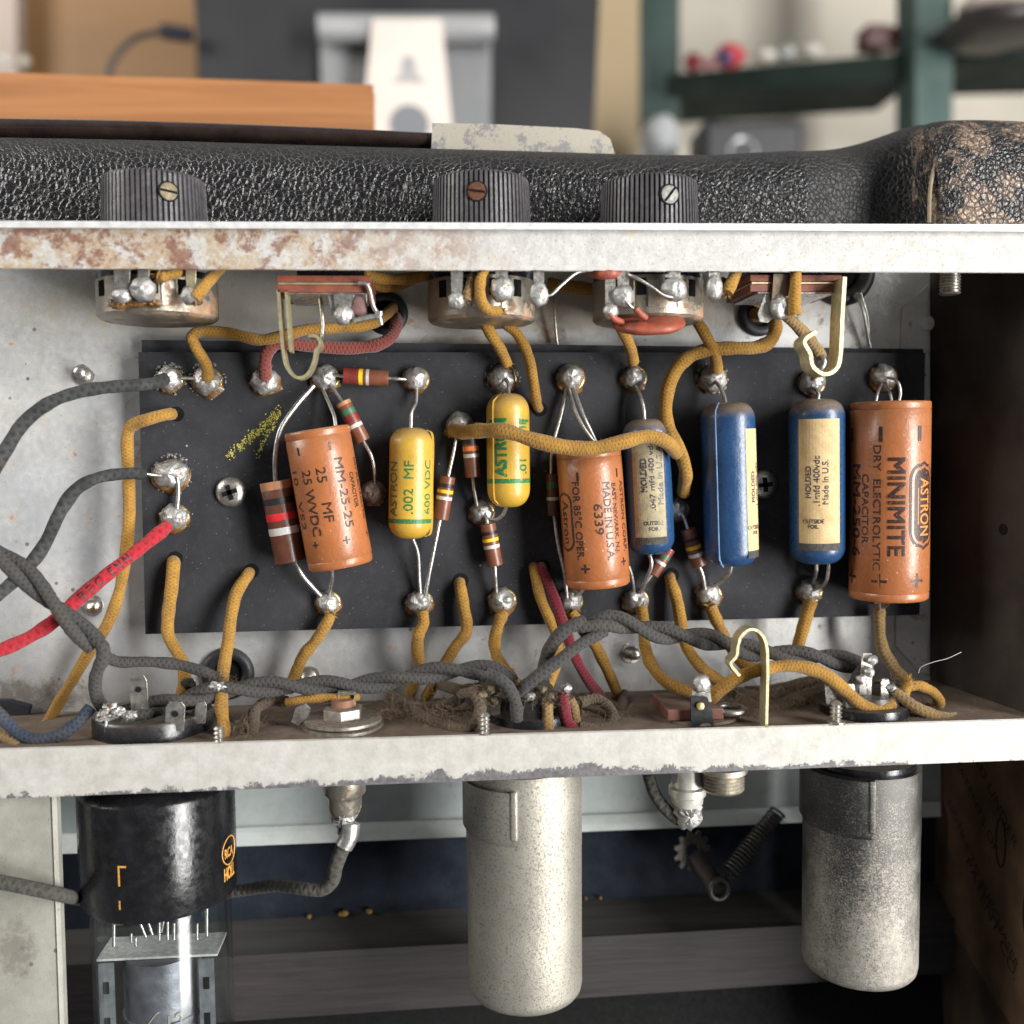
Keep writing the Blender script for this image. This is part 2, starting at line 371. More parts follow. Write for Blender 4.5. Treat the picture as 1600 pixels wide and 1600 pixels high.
def paper(name, a, b, st):
    t = NT(name)
    col = t.ramp(t.noise(.35, 6, .7), [(.3, a), (.65, b)])
    col = t.mix(t.ramp(t.noise(.9, 6, .75, off=(7, 2, 2)), [(.5, 0), (.72, st)]), col, tuple(q*.45 for q in a))
    return t.set(base=col, rough=.75, normal=t.bump(t.noise(2, 4), .05))
M['paper'] = paper('tan_paper_label', (.46, .31, .14), (.60, .45, .24), .3)
M['paperg'] = paper('grimy_paper_label', (.25, .22, .14), (.42, .35, .21), .7)
M['resist'] = plain('brown_resistor_body', (.15, .050, .025), .38, 0, .2, .5, .03, coat=.15, dust=.2)
M['resistd'] = plain('dark_brown_resistor_body', (.10, .034, .02), .34, 0, .2, .5, .03, coat=.2, dust=.2)
for k, c in dict(tan=(.33, .16, .075), black=(.012, .012, .014), redb=(.52, .018, .022), silver=(.60, .59, .56), yellow=(.78, .47, .015), orange=(.72, .21, .04), green=(.03, .13, .06), dred=(.17, .022, .018)).items():
    M[k] = plain(k+'_band_paint', c, .4, .35 if k == 'silver' else 0, .15, 1, .03)
def knobm():
    t = NT('worn_brown_bakelite')
    col = t.ramp(t.noise(.3, 6, .7), [(.3, (.028, .026, .030)), (.6, (.075, .07, .075)), (.8, (.20, .19, .19))])
    return t.set(base=col, rough=t.ramp(t.noise(1, 4), [(.3, .3), (.7, .55)]), normal=t.bump(t.noise(2.5, 5), .08))
M['knob'] = knobm()
M['rustscrew'] = plain('rusty_screw', (.12, .05, .03), .7, .3, .4, 1.5, .15)
M['oldscrew'] = plain('tarnished_screw', (.19, .155, .10), .5, .6, .4, 1.2, .12)
M['greyscrew'] = plain('grey_screw', (.22, .215, .20), .5, .6, .4, 1.2, .12)
def tolex(name, worn=0, gloss=.30):
    t = NT(name)
    wv = t.noise(.5, 3, .6); ad = t.t.nodes.new('ShaderNodeVectorMath'); ad.operation = 'MULTIPLY_ADD'
    nn = t.t.nodes.new('ShaderNodeTexNoise'); t.L(t.co(), nn.inputs['Vector']); nn.inputs['Scale'].default_value = .6
    t.L(nn.outputs['Color'], ad.inputs[0]); ad.inputs[1].default_value = (.8, .8, .8); t.L(t.co(), ad.inputs[2])
    e = t.voro(.74, 'DISTANCE_TO_EDGE', ad.outputs[0]); e2 = t.voro(1.1, 'DISTANCE_TO_EDGE', ad.outputs[0])
    h = t.math('ADD', t.ramp(e, [(0, 0), (.14, .7), (.5, 1)]), t.math('MULTIPLY', t.ramp(e2, [(0, 0), (.2, 1)]), .22))
    col = t.mix(t.ramp(e, [(.0, .8), (.07, 0)]), (.006, .006, .0075), (.06, .056, .05))
    dz = t.math('MULTIPLY', t.ramp(t.up(), [(.3, 0), (.9, 1)]), t.ramp(t.noise(.4, 5), [(.3, .3), (.7, .9)]))
    col = t.mix(t.math('MULTIPLY', dz, .6), col, (.05, .045, .04))
    rr = t.mix(dz, gloss, .85)
    if worn:
        f = t.ramp(t.noise(.14, 8, .75, dist=.3), [(.50, 0), (.60, .9)]); col = t.mix(t.math('MULTIPLY', f, t.ramp(e, [(0, .3), (.2, 1)])), col, t.ramp(t.noise(1.6, 5), [(.3, (.16, .10, .07)), (.7, (.40, .29, .2))]))
    return t.set(base=col, rough=rr, spec=.5, normal=t.bump(h, .34, .7))
M['tolex'] = tolex('black_pebbled_leathercloth'); M['tolexw'] = tolex('worn_leathercloth_corner', 1)
M['tolexd'] = tolex('dull_leathercloth', 0, .48)
def wood(name, a, b, st=(.03, 1, 1), rough=.55, sc_=.35):
    t = NT(name); c = t.co(st)
    col = t.ramp(t.noise(sc_, 7, .65, co=c, dist=.8), [(.3, a), (.7, b)])
    return t.set(base=col, rough=rough, normal=t.bump(t.noise(sc_*3, 5, co=c), .15))
M['woodor'] = wood('orange_pine', (.24, .09, .028), (.44, .20, .075), (.04, 1, 1), .55, .12)
M['woodbr'] = wood('brown_wood_wall', (.24, .125, .05), (.34, .19, .08), (.004, .004, .02))
M['woodrail'] = wood('dark_brown_timber', (.008, .006, .006), (.028, .022, .021), (.06, 1, 1), .7, .5)
M['woodgrey'] = wood('dark_grey_timber', (.018, .017, .016), (.036, .033, .03), (.05, 1, 1), .8)
M['felt'] = plain('navy_baffle_cloth', (.012, .016, .024), .9, 0, .35, .15, .2)
M['grime'] = galv('grimy_plated_bracket', (.20, .19, .16), (.44, .43, .38), rust=0, rough=.5, metal=.3, specks=1, spots=[(-7, 10, 8, 18, (.10, .095, .08)), (-5, 46, 9, 12, (.15, .14, .115)), (3, 30, 6, 9, (.13, .12, .10))])
M['greypanel'] = galv('pale_grey_painted_steel', (.27, .31, .31), (.40, .44, .43), rough=.55, metal=.15, specks=.4)
M['palestrip'] = galv('pale_steel_strip', (.46, .51, .50), (.58, .62, .60), rough=.5, metal=.15, specks=.3)
def shieldm(name, spk, base=(.43, .405, .345)):
    t = NT(name)
    col = t.ramp(t.noise(.12, 6), [(.3, tuple(q*.75 for q in base)), (.7, base)])
    k = t.noise(1.9, 7, .8); col = t.mix(t.ramp(k, [(.56-.08*spk, 0), (.64-.06*spk, .85)]), col, (.11, .10, .085))
    s_ = t.noise(.5, 8, .8, dist=1.2, off=(3, 9, 2)); col = t.mix(t.ramp(s_, [(.66, 0), (.72, .8)]), col, (.08, .07, .06))
    return t.set(base=col, rough=t.ramp(k, [(.4, .34), (.7, .65)]), metal=.6, normal=t.bump(k, .10))
def speckcan():
    t = NT('heavily_speckled_aluminium_can'); z = t.sep(t.co())[2]
    n = t.noise(2.6, 8, .85); f = t.ramp(t.math('MULTIPLY_ADD', z, -.0035, t.math('ADD', n, t.math('MULTIPLY', t.noise(.12, 4), .25))), [(.50, 0), (.60, 1)])
    col = t.mix(f, (.10, .097, .092), t.ramp(t.noise(.7, 5), [(.3, (.27, .25, .215)), (.7, (.42, .395, .345))]))
    return t.set(base=col, rough=t.mix(f, .3, .55), metal=t.mix(f, .9, .65), normal=t.bump(n, .12))
M['shA'] = shieldm('oxidised_aluminium_can', .5); M['shB'] = speckcan()
def tb():
    t = NT('dusty_black_tube_base')
    col = t.mix(t.ramp(t.noise(.35, 7, .75), [(.5, 0), (.75, .6)]), (.006, .006, .007), (.020, .020, .020))
    return t.set(base=col, rough=t.ramp(t.noise(.6, 5), [(.35, .16), (.65, .34)]), normal=t.bump(t.noise(.9, 5), .06))
M['tubebase'] = tb()
def glass():
    t = NT('clear_tube_glass'); t.t.nodes.remove(t.b)
    tr = t.t.nodes.new('ShaderNodeBsdfTransparent'); tr.inputs[0].default_value = (.93, .95, .95, 1)
    gl = t.t.nodes.new('ShaderNodeBsdfGlossy'); gl.inputs['Roughness'].default_value = .13
    fr = t.t.nodes.new('ShaderNodeLayerWeight'); fr.inputs[0].default_value = .5; fz_ = t.ramp(fr.outputs['Facing'], [(0, .022), (.45, .04), (.68, .22), (.88, .7), (1, .95)]); mx = t.t.nodes.new('ShaderNodeMixShader')
    t.L(fz_, mx.inputs[0]); t.L(tr.outputs[0], mx.inputs[1]); t.L(gl.outputs[0], mx.inputs[2]); t.L(mx.outputs[0], t.out.inputs[0]); return t.m
M['glass'] = glass()
M['anode'] = plain('carbonised_anode_metal', (.17, .17, .19), .42, .6, .3, .3, .05)
M['mica'] = plain('mica_plate', (.60, .59, .56), .35, .2, .3, .8, .03)
M['disc'] = plain('red_orange_ceramic_coating', (.27, .060, .030), .5, 0, .3, .5, .15, coat=.1)
M['chalk'] = plain('yellow_chalk', (.55, .50, .10), .9, 0, .3, 1, 0)
M['steeld'] = plain('dusty_nickel_steel', (.36, .34, .30), .38, .7, .35, .6, .08, dust=.95, dustc=(.15, .115, .085))
M['fibred'] = plain('dusty_fibre', (.13, .045, .028), .6, 0, .35, .5, .1, dust=1.0, dustc=(.13, .09, .065))
M['fluff'] = plain('dust_fluff', (.11, .08, .055), 1, 0, .4, .3, 0)
M['handle'] = plain('dark_brown_leather_strap', (.020, .012, .010), .2, 0, .4, .2, .05, coat=.6)
def nick():
    t = NT('worn_nickel_cap'); f = t.ramp(t.noise(.22, 9, .78, off=(3, 1, 1)), [(.52, 0), (.57, 1)])
    return t.set(base=t.mix(f, (.60, .555, .46), (.24, .23, .23)), rough=t.mix(f, .3, .55), metal=.55, normal=t.bump(t.noise(1.2, 4), .04))
M['nickel'] = nick()
M['blackmetal'] = plain('black_enamel', (.012, .012, .013), .4)

# ---------------------------------------------------------------- text
def text_geo(body, Lw, H, bold=0.0, step=None):
    cu = bpy.data.curves.new('t', 'FONT'); cu.body = body; cu.size = 10; cu.resolution_u = 3; cu.offset = bold
    ob = bpy.data.objects.new('t', cu); sc.collection.objects.link(ob); bpy.context.view_layer.update()
    me = bpy.data.meshes.new_from_object(ob.evaluated_get(bpy.context.evaluated_depsgraph_get()))
    bpy.data.objects.remove(ob); bpy.data.curves.remove(cu)
    xs = [v.co.x for v in me.vertices]; ys = [v.co.y for v in me.vertices]
    x0, x1, y0, y1 = min(xs), max(xs), min(ys), max(ys)
    bm = bmesh.new(); bm.from_mesh(me); bpy.data.meshes.remove(me)
    for v in bm.verts: v.co = V(((v.co.x-x0)/(x1-x0)*Lw-Lw/2, (v.co.y-y0)/(y1-y0)*H-H/2, 0))
    if step:
        ax, ext = step[0], (Lw if step[0] == 0 else H)
        k = -ext/2+step[1]
        while k < ext/2:
            nrm = V((1, 0, 0)) if ax == 0 else V((0, 1, 0))
            bmesh.ops.bisect_plane(bm, geom=bm.verts[:]+bm.edges[:]+bm.faces[:], plane_co=nrm*k, plane_no=nrm); k += step[1]
    bm.verts.index_update(); vs = [v.co.copy() for v in bm.verts]; fs = [[v.index for v in f.verts] for f in bm.faces]; bm.free()
    return vs, fs
class Cyl:
    """a cylinder seen in the photo: axis end points and half width in photo pixels, depth Y in mm"""
    def __init__(s, a, b, Rpx, Y, Y1=None):
        Y1 = Y if Y1 is None else Y1
        s.p0, s.p1 = P(*a, Y), P(*b, Y1); s.a2, s.b2 = V((*a, 0)), V((*b, 0)); s.Rpx = Rpx
        s.ax = (s.p1-s.p0).normalized(); s.L = (s.p1-s.p0).length; s.Lpx = (s.b2-s.a2).length
        s.k = mpp((a[0]+b[0])/2, (a[1]+b[1])/2, (Y+Y1)/2); s.r = Rpx*s.k*math.cos(math.atan((a[0]+b[0]-1600)/2/F))
        n = CAM-(s.p0+s.p1)/2; s.n = (n-s.ax*n.dot(s.ax)).normalized(); s.s = s.n.cross(s.ax)
    def pt(s, t, ph, off=0): return s.p0+s.ax*t+(s.n*math.cos(ph)+s.s*math.sin(ph))*(s.r+off)
    def loc(s, x, y):
        d2 = (s.b2-s.a2).normalized(); q = V((x, y, 0))-s.a2; t = q.dot(d2)/s.Lpx*s.L
        side = q.dot(V((d2.y, -d2.x, 0))); return t, math.asin(max(-1, min(1, side/s.Rpx)))
    def text(s, mb, body, x, y, Lpx, Hpx, mode='down', off=.04, bold=0.02):
        t0, ph0 = s.loc(x, y); Lw, H = Lpx*s.k, Hpx*s.k
        vs, fs = text_geo(body, Lw, H, 0, (1 if mode != 'h' else 0, .35)); w = .03+bold*.22*(H/2)
        for j, (dx, dy) in enumerate(((-w, -w), (w, -w), (-w, w), (w, w))):
            out = []
            for v in vs:
                a_, b_ = v.x+dx, v.y+dy
                if mode == 'down': t, c = t0+a_, b_
                elif mode == 'up': t, c = t0-a_, -b_
                else: t, c = t0-b_, a_
                out.append(s.pt(t, ph0+c/s.r, off+j*.006))
            mb.add(out, fs)
    def patch(s, mb, t0, t1, f0, f1, off, n=14, m=2):
        vs = []
        for i in range(m+1):
            for k in range(n+1): vs.append(s.pt(t0+(t1-t0)*i/m, f0+(f1-f0)*k/n, off))
        mb.add(vs, [(i*(n+1)+k, i*(n+1)+k+1, (i+1)*(n+1)+k+1, (i+1)*(n+1)+k) for i in range(m) for k in range(n)])
    def stadium(s, mb, t, ph, L, w, off, n=10):
        """filled stadium printed on the surface, long axis along the cylinder"""
        rows = []
        for i in range(25):
            a = -L/2+L*i/24; c = L/2-w/2; h = w/2 if abs(a) < c else math.sqrt(max(0, (w/2)**2-(abs(a)-c)**2))
            rows.append([s.pt(t+a, ph+(-h+2*h*k/n)/s.r, off) for k in range(n+1)])
        vs = [v for r_ in rows for v in r_]
        mb.add(vs, [(i*(n+1)+k, i*(n+1)+k+1, (i+1)*(n+1)+k+1, (i+1)*(n+1)+k) for i in range(24) for k in range(n)])
def fuzz(mb, pts, r, n, ln=.5, w=.035):
    for _ in range(n):
        p = pts[random.randrange(len(pts))]; d = V((random.gauss(0, 1), -abs(random.gauss(0, 1))*.6, random.gauss(0, 1))).normalized()
        a = p+d*r*.95; sd = V((random.gauss(0, 1), 0, random.gauss(0, 1))).normalized()*w
        e = a+d*ln*random.uniform(.3, 1)+sd*random.uniform(-6, 6)
        mb.add([a-sd, a+sd, e], [(0, 1, 2)], [[(0, 0), (0, .1), (.1, .1)]])
def wire(name, label, cat, mat, pts, rpx, group=None, fz=1.0, fray=(), wob=.09):
    ws = pp(pts); k = mpp(pts[0][0], pts[0][1], pts[0][2]); r = rpx*k; mb = MB()
    sd = random.random()*50
    mb.tube(ws, r, n=12, rf=lambda q: 1+wob*2*mnoise.noise(V((q*len(ws)*1.7, sd, 0))), smoothn=8)
    if fz: fuzz(mb, mb.last, r, int(len(mb.last)*5*fz), .42 if fz <= 1 else .8)
    for e in fray:
        p = ws[e]
        for _ in range(46):
            d = V((random.gauss(0, 1), random.gauss(0, .8), random.gauss(0, 1))).normalized()
            q = p+d*r*random.uniform(.8, 1.9); sdv = V((random.gauss(0, .11), random.gauss(0, .11), random.gauss(0, .11)))
            mb.add([p+d*r*.5-sdv, p+d*r*.5+sdv, q], [(0, 1, 2)], [[(0, 0), (0, .1), (.1, .1)]])
    return mb.build(name, M[mat], None, 70, label, cat, group)

# ================================================================ ROOM BEHIND
def slabp(mb, q, dv): return mb.slab([P(*a) for a in q], dv)
D = V((0, 1, 0))
mb = MB(); slabp(mb, [(-900, -700, 1500), (2600, -700, 1500), (2600, 900, 1500), (-900, 900, 1500)], (0, 20, 0))
mb.build('room_wall', plain('off_white_wall_paint', (.50, .46, .39), .9, 0, .1, .004, 0), None, 0, kind='structure')
mb = MB(); slabp(mb, [(-500, -500, 1300), (306, -500, 1300), (306, 600, 1300), (-500, 600, 1300)], (0, 20, 0))
mb.build('wooden_wall', M['woodbr'], None, 0, kind='structure')
mb = MB(); slabp(mb, [(-300, -500, 1250), (22, -500, 1250), (28, 600, 1250), (-300, 600, 1250)], (0, 30, 0))
mb.build('curtain', plain('greyish_curtain', (.36, .30, .26), .9, 0, .2, .01, 0), None, 0, 'greyish pale curtain hanging at the far left edge of the room', 'curtain')
mb = MB(); slabp(mb, [(915, -500, 1350), (1000, -500, 1350), (998, 600, 1350), (915, 600, 1350)], (0, 60, 0))
mb.build('wall_post', plain('beige_post_paint', (.32, .25, .155), .9, 0, .08, .004, 0), None, 0, 'beige painted upright post between the dark monitor and the green shelves', 'post')
# monitor
mon = thing('computer_monitor', 'large dark computer monitor seen from behind with silver stand', 'monitor', P(630, 260, 950))
mb = MB(); slabp(mb, [(292, -260, 930), (944, -260, 930), (920, 300, 905), (326, 300, 905)], (0, 30, 0)); mb.build('back_shell', plain('dark_grey_shell', (.013, .013, .015), .5, 0, .1, .004, 0), mon, 0, bevel=3)
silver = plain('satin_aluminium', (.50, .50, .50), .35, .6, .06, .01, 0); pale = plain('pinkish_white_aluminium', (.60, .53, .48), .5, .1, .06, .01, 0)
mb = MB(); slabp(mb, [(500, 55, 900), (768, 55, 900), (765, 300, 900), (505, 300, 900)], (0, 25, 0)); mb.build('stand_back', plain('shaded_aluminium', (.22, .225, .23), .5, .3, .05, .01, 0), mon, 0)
mb = MB(); mb.tube([P(498, 44, 880), P(772, 44, 880)], 14.5, n=20, uv=False, smoothn=0); mb.build('hinge_bar', silver, mon, 30)
mb = MB(); slabp(mb, [(582, 30, 862), (690, 30, 862), (716, 300, 862), (556, 300, 862)], (0, 14, 0)); nk = mb.build('stand_neck', pale, mon, 0)
mb = MB(); mb.lathe(P(640, 194, 860), D, [(0, 0.01), (0, 20), (1.2, 20)], 28); mb.build('cable_hole', plain('shadowed_hole', (.16, .17, .18), .7), nk, 20)
mb = MB(); slabp(mb, [(630, 88, 861), (646, 88, 861), (652, 118, 861), (666, 128, 861), (612, 128, 861), (624, 118, 861)], (0, .8, 0)); mb.build('maker_mark', silver, nk, 0)
mb = MB(); mb.tube(pp([(165, 190, 900), (170, 115, 900), (186, 82, 900), (215, 58, 900), (255, 50, 900)]), 3.4, n=10, uv=False); cb = mb.build('monitor_cable', plain('grey_brown_cable', (.022, .018, .016), .5), None, 50, 'thin dark cable curving up to the left side of the monitor', 'cable')
mb = MB(); mb.tube(pp([(250, 50, 900), (262, 50, 900), (300, 56, 900)]), 8, n=12, uv=False, rf=lambda q: .7+.3*min(1, q*4), smoothn=4); mb.build('plug', plain('blue_black_plug', (.010, .011, .018), .4), cb, 50)
# orange board
mb = MB(); mb.slab([P(-80, 114, 150), P(580, 136, 150), P(580, 300, 150), P(-80, 300, 150)], (0, 8, 0)); mb.build('pine_board', M['woodor'], None, 0, 'orange pine board standing on edge behind the black handle', 'board', bevel=.8)
# green shelf unit
teal = plain('dark_green_shelf_paint', (.016, .040, .033), .6, 0, .2, .01, 0); dk = plain('shelf_edge_green', (.011, .019, .015), .7, 0, .2, .01, 0)
sh = thing('green_shelf', 'dark green painted shelving unit against the far wall at right', 'shelf', P(1250, 300, 1400))
mb = MB(); slabp(mb, [(1000, -400, 1380), (1062, -400, 1380), (1062, 188, 1380), (1000, 188, 1380)], (0, 60, 0)); mb.build('post', teal, sh, 0)
mb = MB(); slabp(mb, [(1432, -400, 1200), (1490, -400, 1200), (1488, 400, 1200), (1430, 400, 1200)], (0, 60, 0)); mb.build('post', plain('sage_green_paint', (.038, .072, .064), .6, 0, .2, .01, 0), sh, 0)
mb = MB(); mb.slab([P(1040, 116, 1380), P(1436, 80, 1220), P(1436, 122, 1220), P(1040, 150, 1380)], (0, 140, 0)); mb.build('shelf_board', dk, sh, 0)
mb = MB(); mb.slab([P(1485, 66, 1220), P(1700, 60, 1180), P(1700, 92, 1180), P(1485, 98, 1220)], (0, 140, 0)); mb.build('shelf_board', dk, sh, 0)
def bits(name, label, cat, c, x, y, rx, ry, Y=1300, group=None, sq=False):
    k = mpp(x, y, Y); mb = MB()
    if sq: c_ = P(x, y, Y); mb.box((c_.x-rx*k, c_.y-20, c_.z-ry*k), (c_.x+rx*k, c_.y+20, c_.z+ry*k))
    else: mb.blob(P(x, y, Y), rx*k, rx*k, ry*k, .2, 14, x)
    mb.build(name, plain(name+'_colour%d' % x, c, .4), None, 60 if not sq else 0, label, cat, group, bevel=4 if sq else 0)
bits('toy_car', 'small dark red ornament nearest the left end of the green shelf', 'ornament', (.16, .012, .02), 1082, 97, 13, 15)
bits('toy_car', 'bright red and navy ornament second from left on the green shelf', 'ornament', (.42, .03, .04), 1140, 88, 24, 18)
bits('toy_car', 'navy centre piece in front of the bright red shelf ornament', 'ornament', (.03, .03, .10), 1132, 90, 12, 12, 1262)
bits('glass_ornament', 'pink and white trinket between the two red shelf ornaments', 'ornament', (.62, .30, .30), 1108, 100, 12, 9)
bits('glass_ornament', 'white glassy trinket right of the red ornaments on the shelf', 'ornament', (.55, .52, .46), 1196, 88, 17, 9)
bits('glass_ornament', 'grey glassy trinket half way along the green shelf', 'ornament', (.36, .38, .36), 1230, 82, 12, 11)
bits('glass_ornament', 'pale clear trinket on the right half of the green shelf', 'ornament', (.58, .56, .50), 1268, 80, 17, 9)
bits('small_box', 'dark maroon box near the right post of the green shelf', 'box', (.055, .012, .012), 1364, 62, 19, 16, 1260, sq=True)
bits('small_box', 'dull red box tucked beside the dark maroon box', 'box', (.28, .05, .035), 1396, 62, 14, 13, 1275, sq=True)
bits('hat', 'dark rounded hat on the upper right shelf', 'hat', (.022, .016, .014), 1560, 46, 85, 26, 1150)
bits('white_cloth', 'pinkish white bundle above the dark hat at top right', 'cloth', (.50, .42, .38), 1545, 8, 44, 18, 1180)
bits('white_jug', 'pale white jug blurred at the foot of the green shelf post', 'jug', (.62, .64, .64), 1032, 225, 30, 42, 1250)
c = P(1163, 250, 1150); k = mpp(1163, 250, 1150)
mb = MB(); mb.box((c.x-76*k, c.y-40, c.z-40*k), (c.x+76*k, c.y+40, c.z+46*k))
sp = mb.build('speaker_box', plain('charcoal_plastic', (.020, .019, .022), .5), None, 0, 'small charcoal speaker with a grey emblem low on the far wall', 'speaker', bevel=8)
mb = MB(); mb.torus(P(1160, 238, 1109), D, 20*k, 3*k); mb.build('emblem', silver, sp, 40)
bits('bokeh_spot', 'clear glass knob glinting at the far left edge', 'glass', (.40, .40, .36), 8, 95, 10, 10, 1000)  # pale solid blobs stand in for out-of-focus light spots
bits('bokeh_spot', 'smaller clear glass knob right of the glinting one at far left', 'glass', (.34, .30, .24), 38, 95, 9, 10, 1000)

# ================================================================ AMPLIFIER CABINET
cab = thing('amplifier_cabinet', 'black leathercloth amplifier cabinet surrounding the open metal chassis', 'cabinet', P(800, 1600, 60))
def toprail(stations, name, mat, Yf, ry, zf=.55, ripple=0):
    mb = MB(); rows = []
    st = catmull([V((a, b, Yf if len(q) == 0 else q[0])) for a, b, *q in stations], 8)
    for s_ in st:
        px, ys, yf = s_; zb = P(px, 352, yf).z-.5; zt = P(px, ys, yf+ry).z; x0 = P(px, 300, yf).x; hh = (zt-zb)*zf; row = []
        for k in range(5): row.append(V((x0, yf, zb+(zt-hh-zb)*k/4)))
        for k in range(1, 9):
            an = math.pi/2*k/8; row.append(V((x0, yf+ry*(1-math.cos(an)), zt-hh+hh*math.sin(an))))
        row += [V((x0, yf+70, zt-1)), V((x0, yf+70, zb))]; rows.append(row)
    n = len(rows[0]); mb.add([v for r_ in rows for v in r_], [(i*n+k, i*n+(k+1) % n, (i+1)*n+(k+1) % n, (i+1)*n+k) for i in range(len(rows)-1) for k in range(n)]+[tuple(range(n)), tuple((len(rows)-1)*n+k for k in range(n-1, -1, -1))])
    return mb.build(name, mat, cab, 50)
toprail([(-80, 218), (200, 223), (500, 232), (800, 240), (1000, 246), (1110, 247), (1180, 244), (1262, 240)], 'top_rail', M['tolex'], 27, 14)
toprail([(1248, 240, 28), (1290, 239, 31), (1330, 236, 34), (1370, 227, 36), (1410, 214, 36), (1450, 201, 34), (1490, 196, 32)], 'rail_end', M['tolexd'], 28, 12, ripple=1)
toprail([(1452, 330, 27), (1457, 240, 25), (1470, 206, 22), (1500, 193, 20), (1600, 192, 20), (1720, 200, 20)], 'corner_wrap', M['tolexw'], 22, 12)
mb = MB(); mb.tube(pp([(1452, 348, 22), (1453, 300, 22.5), (1460, 262, 24), (1474, 222, 28)]), .45, n=8, uv=False); mb.build('seam_edge', plain('frayed_seam_edge', (.25, .20, .14), .8), cab, 50)
hd = MB()
cl = catmull(pp([(-80, 204, 46), (0, 205, 46), (250, 209, 46), (500, 217, 46), (700, 226, 46)]), 6)
vs = []; n = 14
for i, p in enumerate(cl):
    for k in range(n):
        an = 2*math.pi*k/n; q = .85; cx_ = math.copysign(abs(math.cos(an))**q, math.cos(an)); sx_ = math.copysign(abs(math.sin(an))**q, math.sin(an))
        vs.append(p+V((0, cx_*5, sx_*2.6*(1-.25*i/len(cl)))))
hd.add(vs, [(i*n+k, i*n+(k+1) % n, (i+1)*n+(k+1) % n, (i+1)*n+k) for i in range(len(cl)-1) for k in range(n)]+[tuple(range(n)), tuple((len(cl)-1)*n+k for k in range(n))])
h_ = hd.build('handle', M['handle'], cab, 60)
mb = MB(); mb.slab([P(682, 199, 40), P(760, 200, 40), P(900, 207, 40), P(934, 211, 40), P(948, 221, 40), P(956, 246, 40), P(680, 243, 40)], (0, 12, 0)); mb.build('end_cap', M['nickel'], h_, 40, bevel=1.0)
# side wall with paper label
A, B = P(1655, 1300, -3), P(1446, 1300, 60); A.z = B.z = 0
wd = (B-A); wn = V((-wd.y, wd.x, 0)).normalized()
q = [A+V((0, 0, -54.5)), B+wd*1.2+V((0, 0, -54.5)), B+wd*1.2+V((0, 0, -160)), A+V((0, 0, -160))]
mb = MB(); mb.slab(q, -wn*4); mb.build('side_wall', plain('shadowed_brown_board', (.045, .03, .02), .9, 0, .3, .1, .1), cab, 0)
wu = wd.normalized()
def wl(u, z, off=.25): return A+wu*u+V((0, 0, z))+wn*off*(-1 if wn.x > 0 else 1)
mb = MB(); sg = -1 if wn.x > 0 else 1
mb.slab([wl(2, -57), wl(wd.length*.98, -57), wl(wd.length*.98, -108), wl(2, -126)], wn*sg*.1)
pl_ = mb.build('paper_label', plain('shaded_brown_paper', (.075, .045, .026), .9, 0, .4, .08, .05), cab, 0)  # brown paper darkened so its colour carries the shade on this wall
mb = MB()
def walltext(body, u, z, Lw, H, rot):
    vs, fs = text_geo(body, Lw, H, .02); c_, s_ = math.cos(rot), math.sin(rot)
    mb.add([wl(u-(v.x*c_-v.y*s_), z+v.x*s_+v.y*c_, .45) for v in vs], fs)
Lw_ = wd.length
walltext('LICENSED UNDER', Lw_*.5, -66, 40, 2.6, R(-38)); walltext('PATENTS OF', Lw_*.55, -75, 26, 2.4, R(-38))
walltext('PATENT CO.', Lw_*.42, -100, 30, 2.8, R(-38)); walltext('NOTICE TO PURCHASER', Lw_*.5, -93, 44, 2.2, R(-38))
mb.build('lettering', plain('faded_label_ink', (.02, .014, .01), .9), pl_, 0)
mb = MB()
for u, z in ((Lw_*.36, -80), (Lw_*.16, -92)):
    st_ = [wl(u+2.2*math.cos(a_), z+6*math.sin(a_), .5) for a_ in [2*math.pi*i/20 for i in range(20)]]
    mb.tube(st_+[st_[0]], .18, n=5, uv=False, smoothn=0)
mb.build('outline_emblem', plain('faded_emblem_ink', (.02, .014, .01), .9), pl_, 0)
# strips behind/below the chassis
def strip(name, mat, tl, tr, br, bl, dv=(0, 3, 0), **kw):
    mb = MB(); mb.slab([P(*tl), P(*tr), P(*br), P(*bl)], dv); return mb.build(name, mat, cab, 0, **kw)
strip('rear_panel', M['greypanel'], (-60, 1190, 50), (1470, 1130, 50), (1470, 1254, 50), (-60, 1310, 50))
strip('rear_flange', M['palestrip'], (-60, 1310, 49), (1470, 1254, 49), (1470, 1276, 46), (-60, 1341, 46), (0, 4, 0))
strip('baffle', M['felt'], (-60, 1320, 53), (1470, 1262, 53), (1490, 1380, 53), (-60, 1468, 53))
strip('ledge', M['woodgrey'], (-60, 1462, 52.9), (1490, 1376, 52.9), (1500, 1436, 42), (-60, 1520, 42), (0, 1, -3))
strip('timber_rail', M['woodrail'], (-60, 1521, 41.5), (1500, 1437, 41.5), (1560, 1512, 41.5), (-60, 1620, 41.5), (0, 8, 0), bevel=.7)
strip('cabinet_floor', plain('black_cabinet_floor', (.004, .004, .004), .8), (-200, 1500, 52), (1700, 1420, 52), (1900, 2600, 20), (-400, 2700, 20), (0, 6, -2))
mb = MB()
for x_, y_, s_ in ((483, 1432, 3), (539, 1427, 5), (533, 1428, 3.5), (577, 1424, 4.5), (915, 1404, 2), (938, 1403, 2.5)):
    mb.blob(P(x_, y_, 52), s_*.17, .8, s_*.15, .5, 10, x_, 2)
mb.build('glue_bead', plain('amber_glue', (.36, .22, .07), .7, 0, .3, 2, .2), cab, 60)
br = MB(); slabp(br, [(-80, 1225, 4), (80, 1225, 4), (100, 1700, 4), (-80, 1700, 4)], (0, 1.5, 0)); brk = br.build('transformer_bracket', M['grime'], None, 0, 'grimy pale metal plate hanging below the chassis at lower left', 'bracket', bevel=.4)
